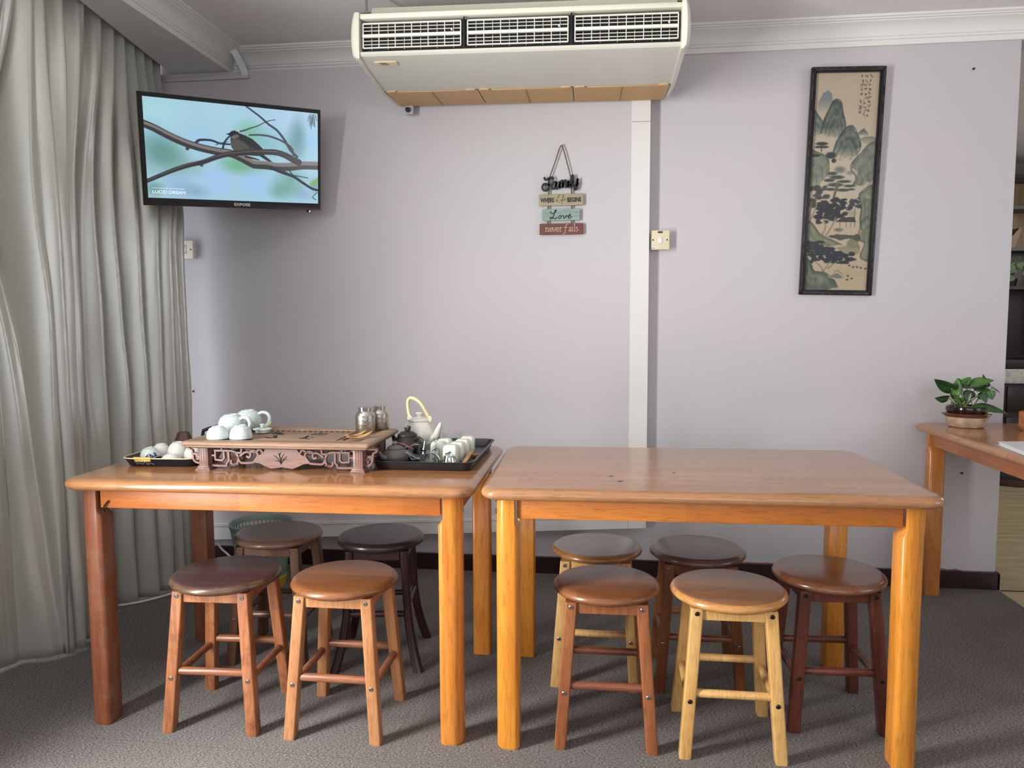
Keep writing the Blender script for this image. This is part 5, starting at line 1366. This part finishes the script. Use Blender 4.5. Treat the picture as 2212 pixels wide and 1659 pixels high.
# square white cups with a bamboo-leaf print
M_MINTW = plain('greenish white porcelain', (222, 226, 210), .15); M_LEAFP = plain('green leaf print', (58, 96, 84), .3); M_PINKP = plain('pink print', (190, 140, 146), .3)
def sq_cup(x, y, rz, label):
    t = thing('square_cup', label, 'cup', (x, y, ZS), rz, 'white square cups on the serving tray')
    b = BM(); s, h = .047, .060
    def ring(g, z, r): return [(px, py, z) for px, py in rrect(s-2*g, s-2*g, max(.003, r-g), 4)]
    loft(b, [ring(.001, 0, .010), ring(0, .002, .010), ring(.000, h*.80, .011), ring(.0025, h*.93, .012), ring(.007, h*.985, .012), ring(.013, h, .010), ring(.016, h-.0006, .008)]); obj('body', b, M_MINTW, t, 50)
    b = BM(); yf = -s/2-.0003; rr = random.Random(4)
    for cx, cz, a, l in ((-.006, .036, .25, .018), (-.001, .034, -.2, .020), (.004, .0375, .1, .016), (-.010, .033, .5, .014), (.002, .040, .35, .014)):
        pts = [(cx+l*(u-.5)*math.cos(a), cz+l*(u-.5)*math.sin(a)) for u in (0, .5, 1)]; n_ = (-math.sin(a)*.0018, math.cos(a)*.0018)
        prism(b, [pts[0], (pts[1][0]-n_[0], pts[1][1]-n_[1]), pts[2], (pts[1][0]+n_[0], pts[1][1]+n_[1])], 0, .0004, M=T(0, yf+.0003, 0) @ RX(PI/2))
    obj('leaf_print', b, M_LEAFP, t, 0)
    b = BM()
    for cx in (-.012, -.009, .012): box(b, (cx, yf, .018), (.0012, .0005, .012))
    obj('script_print', b, M_PINKP, t, 0)
for x, y, rz, lab in ((-0.470, 2.292, -.12, 'white square cup with green leaves, front of the right row on the serving tray'), (-0.462, 2.350, -.05, 'white square cup second in the right row on the serving tray'), (-0.455, 2.408, -.08, 'white square cup third in the right row on the serving tray'),
                  (-0.450, 2.466, 0.02, 'white square cup last in the right row, against the wall side of the serving tray'), (-0.524, 2.354, -.10, 'white square cup front of the left row, seen through the glass jug'), (-0.516, 2.410, -.02, 'white square cup behind another in the left row, by the glass bowl')):
    sq_cup(x, y, rz, lab)
o = inv_cup('small_cup', 'small shiny steel cup upside down at the front of the serving tray', 'cup', (-0.465, 2.236, ZS), .0235, .036, .0165, M_CHROME, None)
M_BAMB2 = wood('bamboo strip', (190, 140, 84), (214, 168, 108), 'Y', .45, .05, 2)
b = BM(); pts = smoothpath([(0, 0, .004), (.0, .05, .010), (.002, .10, .017), (.004, .15, .026)], 4); tube(b, pts, 1.0, sect=[(-.0065, -.0016), (.0065, -.0016), (.0065, .0016), (-.0065, .0016)], up=(0, 0, 1))
o = obj('tea_tongs', b, M_BAMB2, None, 30); o.location = (-0.424, 2.216, ZS); o.rotation_euler = (0, 0, .0); tag(o, 'bamboo tongs leaning at the right edge of the serving tray', 'tongs')
b = BM(); lathe(b, [(0, 0), (.008, 0), (.012, .004), (.0138, .011), (.0124, .011), (.010, .005), (0, .003)], 24); o = obj('small_cup', b, M_BAMB, None, 50); o.location = (-0.4135, 2.405, ZS); tag(o, 'little round wooden dish by the right rim of the serving tray', 'dish')

# --- small black lacquer tray with bowls
def lacquer_tray():
    t = thing('lacquer_tray', 'small black lacquer tray with cream rim holding upturned bowls', 'tray', (-1.375, 2.268, ZT), 0.05)
    m_ = plain('black lacquer', (26, 26, 34), .25); cr_ = plain('cream rim', (222, 208, 168), .4); gold = plain('gold grip', (216, 178, 96), .35, .2)
    W_, D_ = .215, .190; b = BM()
    def ring(g, z, r): return [(x, y, z) for x, y in rrect(W_+2*g, D_+2*g, r, 3)]
    loft(b, [ring(0, 0, .03), ring(.004, .002, .032), ring(.016, .026, .038), ring(.0135, .026, .038), ring(.002, .005, .03), ring(-.003, .0035, .03)]); obj('tray_body', b, m_, t, 35)
    b = BM(); pl = [(x, y, .0268) for x, y in rrect(W_+.032, D_+.032, .038, 3)]; tube(b, pl, .0018, 6, closed=True); obj('rim', b, cr_, t)
    b = BM(); tube(b, [(-.075, -D_/2-.016, .0275), (-.020, -D_/2-.016, .0275)], .0042, 10); box(b, (-.047, -D_/2-.0155, .022), (.052, .004, .012), .0015); g = obj('grip', b, gold, t)
    b = BM()
    for k in range(8): box(b, (-.070+k*.0066, -D_/2-.0178, .0185), (.003, .001, .005))
    obj('grip_fringe', b, plain('grip shadow', (120, 92, 50), .5), g, 0)
    b = BM(); rr = random.Random(2)
    for k in range(10): tube(b, [(-.075+k*.006, -D_/2-.0075+rr.uniform(-.001, .001), .008+rr.uniform(0, .004)), (-.068+k*.006, -D_/2-.0085, .010+rr.uniform(-.003, .004))], .0011, 5)
    obj('painted_motif', b, plain('silver motif', (120, 128, 138), .4), t, 0)
lacquer_tray()
ZL = ZT+.0042
def bowl(label, x, y, r, h, foot, mat, tilt=(0, 0), dz=0): return inv_cup('tea_bowl', label, 'bowl', (x, y, ZL+dz), r, h, foot, mat, 'upturned bowls on the lacquer tray', tilt)
M_BLUEP = plain('cobalt print', (40, 48, 108), .2)
o = bowl('pale celadon bowl with blue pattern tipped over at the left of the lacquer tray', -1.452, 2.252, .030, .032, .017, M_GLAZE, (.16, -.20), .0085)
b = BM(); rr = random.Random(8)
for k in range(26):
    a = -0.9+rr.uniform(-.55, .55); z = rr.uniform(.003, .016); r = .0302*(1-.10*(z/.032)**1.5)
    lathe(b, [(0, -.0004), (rr.uniform(.0014, .0034), -.0003), (.0012, .0006), (0, .0007)], 7, T(r*math.cos(a), r*math.sin(a), z) @ RZ(a) @ RY(PI/2-.15))
p_ = obj('blue_pattern', b, M_BLUEP, o, 0)
bowl('tall white bowl in the middle of the lacquer tray', -1.395, 2.312, .033, .047, .017, M_PORC, (.03, .08), .003)
bowl('white bowl on the right of the lacquer tray next to the carved leg', -1.327, 2.292, .031, .038, .016, M_CREAMW, (-.04, -.05), .002)
bowl('flat white bowl at the front of the lacquer tray', -1.372, 2.238, .031, .024, .015, M_PORC, (.0, 0), .0005)
bowl('white bowl at the back left of the lacquer tray', -1.458, 2.321, .029, .040, .015, M_PORC, (-.04, -.02), .002)
# dark wooden holder behind
b = BM(); 
loft(b, [[(r*math.cos(PI/6+k*PI/3), r*math.sin(PI/6+k*PI/3), z) for k in range(6)] for r, z in ((.041, 0), (.042, .004), (.020, .064), (.018, .067), (.014, .067), (.013, .055))])
o = obj('tea_tool_holder', b, wood('dark rosewood', (62, 38, 38), (90, 58, 54), 'Z', .4), None, 20); o.location = (-1.452, 2.448, ZT); tag(o, 'dark brown six-sided wooden holder behind the lacquer tray', 'holder')
t = thing('slim_object', 'slim black object lying behind the left corner of the tea tray', 'brush', (-1.418, 2.515, ZT), .1)  # slim dark rod with a shiny button, its use unknown
b = BM(); tube(b, smoothpath([(0, 0, .062), (.04, 0, .076), (.08, 0, .082)], 5), .006, 10); tube(b, [(.002, 0, .062), (-.008, 0, .006)], [.0055, .0055], 10); obj('handle', b, M_BLACK, t, 50)
b = BM(); lathe(b, [(0, 0), (.004, 0), (.004, .003), (0, .004)], 12, T(.070, -.004, .086)); obj('shiny_button', b, M_CHROME, t)

# ------------------------------------------------------------------ things on the right-hand table
def potted_plant():
    t = thing('potted_pothos', 'green pothos in a brown glazed pot sitting in a bowl on the right table', 'plant', (1.516, 3.352, ZT), 0)
    bm_ = plain('beige brown glaze', (172, 148, 124), .15, var=.14, vscale=30); dkg = plain('dark brown glaze', (38, 22, 22), .12); brg = plain('brown glaze', (92, 58, 44), .15)
    b = BM(); lathe(b, [(0, .001), (.064, .001), (.067, .004), (.076, .026), (.080, .044), (.076, .046), (.070, .028), (.060, .008), (0, .006)], 44); bw = obj('bowl', b, bm_, t, 50)
    b = BM(); lathe(b, [(.079, .043), (.0935, .0545), (.092, .056), (.074, .060), (.070, .052)], 44, closed=True)
    for v in b.verts:
        a = math.atan2(v.co.y, v.co.x); k = abs(math.cos(a))**6
        rr_ = math.hypot(v.co.x, v.co.y)
        if rr_ > .085: v.co.x *= .90+.13*k; v.co.y *= .90+.13*k
    obj('bowl_rim', b, brg, bw, 50)
    b = BM(); lathe(b, [(0, .012), (.050, .012), (.060, .03), (.066, .056), (.0755, .064), (.079, .074), (.0765, .085), (.070, .088), (.064, .084), (.062, .072), (0, .070)], 44); obj('pot', b, dkg, t, 50)
    b = BM(); lathe(b, [(0, .078), (.04, .077), (.063, .074)], 30); obj('soil', b, plain('potting soil', (34, 26, 22), .95, bump=.6, bscale=120), t)
    def leaf_mat(c1, c2):
        mt, nt, bs = new_mat('pothos leaf'); tc = N(nt, 'ShaderNodeTexCoord'); nz = N(nt, 'ShaderNodeTexNoise'); nz.inputs['Scale'].default_value = 28; nz.inputs['Detail'].default_value = 4
        nt.links.new(tc.outputs['Object'], nz.inputs['Vector']); cr = N(nt, 'ShaderNodeValToRGB'); cr.color_ramp.elements[0].position = .35; cr.color_ramp.elements[1].position = .7
        cr.color_ramp.elements[0].color = L4(c1); cr.color_ramp.elements[1].color = L4(c2); nt.links.new(nz.outputs['Fac'], cr.inputs['Fac']); nt.links.new(cr.outputs['Color'], bs.inputs['Base Color'])
        bs.inputs['Roughness'].default_value = .28; return mt
    LM = [leaf_mat((30, 62, 32), (58, 104, 48)), leaf_mat((40, 78, 36), (92, 138, 62)), leaf_mat((24, 50, 34), (44, 80, 46))]
    stm = plain('pale green stem', (104, 128, 72), .5)
    # photo crop coordinates of leaf base, tip, width, depth offset (towards camera -) ; crop scale px->m
    s = .0002165
    def Q(X, Y, dy=0): return Vector(((X-850)*s, dy, .075+(905-Y)*s))
    leaves = [((560, 540), (180, 318), 150, -.02, 0, .5), ((590, 470), (560, 285), 0, 0, 0, 0), ((445, 675), (195, 683), 90, -.03, 0, .3), ((600, 640), (590, 300), 210, -.025, 1, .9), ((780, 430), (690, 310), 90, .02, 1, .6), ((775, 430), (905, 290), 120, .0, 1, .7),
              ((880, 440), (1310, 345), 150, -.01, 1, .6), ((760, 490), (1300, 470), 150, .02, 0, .5), ((1330, 460), (1150, 230), 60, .03, 2, .2), ((1320, 500), (1500, 605), 50, .02, 2, .2), ((1000, 540), (1330, 560), 150, .015, 1, .5), ((860, 560), (850, 820), 180, .0, 2, .9),
              ((960, 560), (900, 780), 190, .03, 2, .8), ((1040, 590), (1110, 770), 110, -.03, 0, .6), ((1230, 560), (1290, 720), 150, .0, 1, .7), ((860, 860), (1455, 960), 190, -.055, 0, .45), ((560, 720), (480, 690), 110, .03, 2, .8), ((690, 560), (700, 780), 150, .04, 2, .8), ((780, 780), (640, 680), 100, .0, 1, .5), ((1100, 640), (1230, 740), 120, .03, 2, .6), ((540, 760), (500, 825), 60, -.03, 2, .7)]
    for i, (a, c, wd, dy, mi, cup) in enumerate(leaves):
        if wd == 0: continue
        A = Q(*a, dy); C = Q(*c, dy-.012+.024*random.random()); L = (C-A).length; d_ = (C-A).normalized()
        # leaf plane: contains d_ and a side vector; facing mostly the camera
        view = Vector((-.45, -.9, .25)).normalized(); side = d_.cross(view).normalized(); nn = side.cross(d_)
        tiltside = (side*cup+nn*(1-cup)*.9).normalized() if cup < .9 else side
        up_ = tiltside.cross(d_)
        b = BM(); rows = []; n_ = 12; w0 = wd*s/2/max(.35, cup if cup < .9 else 1)*.8
        w0 = min(w0*1.15, .029)
        for k in range(n_+1):
            u = k/n_; wv = w0*1.0*(math.sin(PI*min(1, (u*.92+.08))**.72))**.9 if u < 1 else 0.0005
            if u < .12: wv = w0*(.45+u*4)
            wv = max(wv, .0005)
            c_ = A+d_*(L*u)-up_*0+Vector((0, 0, -1))*(.10*L*u*u)+Vector((0, 0, 1))*(.10*L*u)
            row = []
            for q in (-1, -.5, 0, .5, 1): row.append(b.verts.new(c_+tiltside*(q*wv)+up_*(abs(q)**1.5*wv*.35)))
            rows.append(row)
        for R0, R1 in zip(rows, rows[1:]):
            for k in range(4): b.faces.new((R0[k], R0[k+1], R1[k+1], R1[k]))
        o = obj('leaf', b, LM[mi], t, 0); o.data.polygons.foreach_set('use_smooth', [True]*len(o.data.polygons))
        sm_ = o.modifiers.new('thickness', 'SOLIDIFY'); sm_.thickness = .0006
        b = BM(); root = Vector((random.uniform(-.042, .03), dy*.4, .074)); mid = (A+root)/2+Vector((0, 0, .01))
        tube(b, smoothpath([root, mid, A+d_*.004], 5), .0016, 6); obj('stem', b, stm, t)
potted_plant()
# octagonal wooden pot at the frame edge
t = thing('wooden_pot', 'faceted light wood pot at the right photo edge behind the notebook', 'pot', (1.722, 3.235, ZT), 0)
b = BM(); loft(b, [[(r*math.cos(PI/8+k*PI/4), r*math.sin(PI/8+k*PI/4), z) for k in range(8)] for r, z in ((.038, 0), (.052, .016), (.054, .020), (.055, .078), (.046, .078), (.044, .02), (.02, .016))]); obj('pot_body', b, wood('light carved wood', (158, 96, 50), (196, 134, 80), 'X', .4), t, 15)
def notebook():
    t = thing('notebook', 'white notebook lying on the right table', 'notebook', (1.402, 2.858, ZT), 0)
    wt = plain('white paper cover', (228, 232, 234), .35)
    A, B_, C = (0, 0), (.210, .028), (-.030, -.285)
    D2 = (B_[0]+C[0], B_[1]+C[1])
    b = BM(); prism(b, [A, C, D2, B_], .0115, .0135); obj('cover', b, wt, t, 0)
    b = BM(); prism(b, [(.004, -.003), (C[0]+.004, C[1]+.004), (D2[0]-.004, D2[1]+.004), (B_[0]-.004, B_[1]-.003)], .002, .0115); obj('pages', b, plain('page edges', (214, 218, 220), .7), t, 0)
    b = BM(); prism(b, [A, C, D2, B_], .0005, .002); obj('back_cover', b, wt, t, 0)
notebook()

# ------------------------------------------------------------------ room beyond the wall end
def cabinet():
    t = thing('display_cabinet', 'tall dark mahogany display cabinet in the next room', 'cabinet', (3.33, 6.38, 0), 0)
    b = BM(); box(b, (0, .13, .37), (1.3, .44, .67), .004); box(b, (0, .13, .03), (1.26, .40, .06)); obj('base_unit', b, M_BASEY, t)
    b = BM()
    for x in (-.32, .32):
        pass
    for x in (-.43, 0, .43):
        b = BM(); box(b, (x, -.095, .58), (.40, .02, .20), .004); d_ = obj('drawer', b, M_BASEY, t)
        b = BM(); box(b, (x, -.095, .27), (.40, .02, .34), .004); obj('door', b, M_BASEY, t)
    mb = new_mat('grey marble'); mt, nt, bs = mb; tc = N(nt, 'ShaderNodeTexCoord'); nz = N(nt, 'ShaderNodeTexNoise'); nz.inputs['Scale'].default_value = 9; nz.inputs['Detail'].default_value = 6; nz.inputs['Distortion'].default_value = 1.5
    nt.links.new(tc.outputs['Object'], nz.inputs['Vector']); cr = N(nt, 'ShaderNodeValToRGB'); e = cr.color_ramp.elements; e[0].position = .44; e[1].position = .52; e[0].color = L4((186, 188, 180)); e[1].color = L4((214, 216, 206)); nt.links.new(nz.outputs['Fac'], cr.inputs['Fac']); nt.links.new(cr.outputs['Color'], bs.inputs['Base Color']); bs.inputs['Roughness'].default_value = .3
    b = BM(); box(b, (0, .12, .762), (1.32, .48, .112), .002); obj('marble_shelf', b, mt, t)
    b = BM(); box(b, (0, .12, .853), (1.32, .48, .07), .004); obj('shelf', b, M_BASEY, t)
    b = BM(); box(b, (0, .28, 1.62), (1.30, .02, 1.42)); 
    for x in (-.64, -.215, .215, .64): box(b, (x, .14, 1.62), (.03, .28, 1.42))
    for z in (1.45, 1.75, 2.07, 2.31): box(b, (0, .14, z), (1.3, .28, .026))
    obj('upper_unit', b, M_BASEY, t)
    gold = wood('golden shelf back', (120, 94, 58), (160, 130, 84), 'Z', .5)
    b = BM(); box(b, (-.43, .262, 1.91), (.40, .01, .30)); box(b, (0, .262, 1.91), (.40, .01, .30)); box(b, (-.43, .262, 2.19), (.40, .01, .20)); box(b, (0, .262, 2.19), (.40, .01, .20)); obj('back_panel', b, gold, t)
    b = BM()
    for x in (-.215, .215): tube(b, [(x, -.012, .96), (x, -.012, 2.3)], .008, 8)
    obj('door_frame', b, M_BASEY, t)
cabinet()
b = BM(); prism(b, [(-.04, 0), (.055, 0), (.105, .16), (.085, .16)], 0, .10, M=RX(PI/2)); o = obj('wooden_ornament', b, wood('pale ornament wood', (150, 112, 84), (186, 150, 120), 'X', .5), None); o.location = (3.175, 6.58, 1.7635); tag(o, 'slanted pale brown ornament on the display cabinet shelf', 'ornament')
t = thing('trailing_plant', 'green trailing plant on the display cabinet shelf', 'plant', (3.20, 6.46, 1.4635), 0)
b = BM(); lathe(b, [(0, 0), (.04, 0), (.05, .06), (.045, .06), (.036, .01), (0, .01)], 24); obj('pot', b, plain('dark pot', (40, 30, 30), .4), t)
gl_ = plain('ivy leaf', (84, 118, 60), .4); rr = random.Random(6)
for k in range(9):
    b = BM(); a = rr.uniform(-.06, .09); z = rr.uniform(.05, .22); pts = [(0, 0), (.022, -.008), (.034, -.03), (.0, -.052), (-.030, -.03), (-.02, -.008)]
    prism(b, pts, 0, .001, M=T(a, -.12+rr.uniform(-.02, .02), z) @ RX(PI/2) @ RZ(rr.uniform(-.6, .6))); lf = obj('leaf', b, gl_, t, 0)
    b = BM(); tube(b, smoothpath([(0, 0, .05), (a*.5, -.09, z+.03), (a, -.12, z)], 4), .002, 6); obj('stem', b, gl_, t)
t = thing('floor_planter', 'large dark grey planter on a saucer by the display cabinet', 'planter', (3.0, 5.89, 0), 0)
b = BM(); lathe(b, [(0, .03), (.14, .03), (.155, .05), (.18, .36), (.19, .38), (.17, .38), (.16, .34), (0, .33)], 36); obj('pot', b, plain('dark grey glaze', (84, 84, 84), .4), t)
b = BM(); lathe(b, [(0, 0), (.16, 0), (.17, .01), (.18, .05), (.165, .05), (.15, .028), (0, .028)], 36); obj('saucer', b, plain('dark red saucer', (92, 66, 64), .4), t)
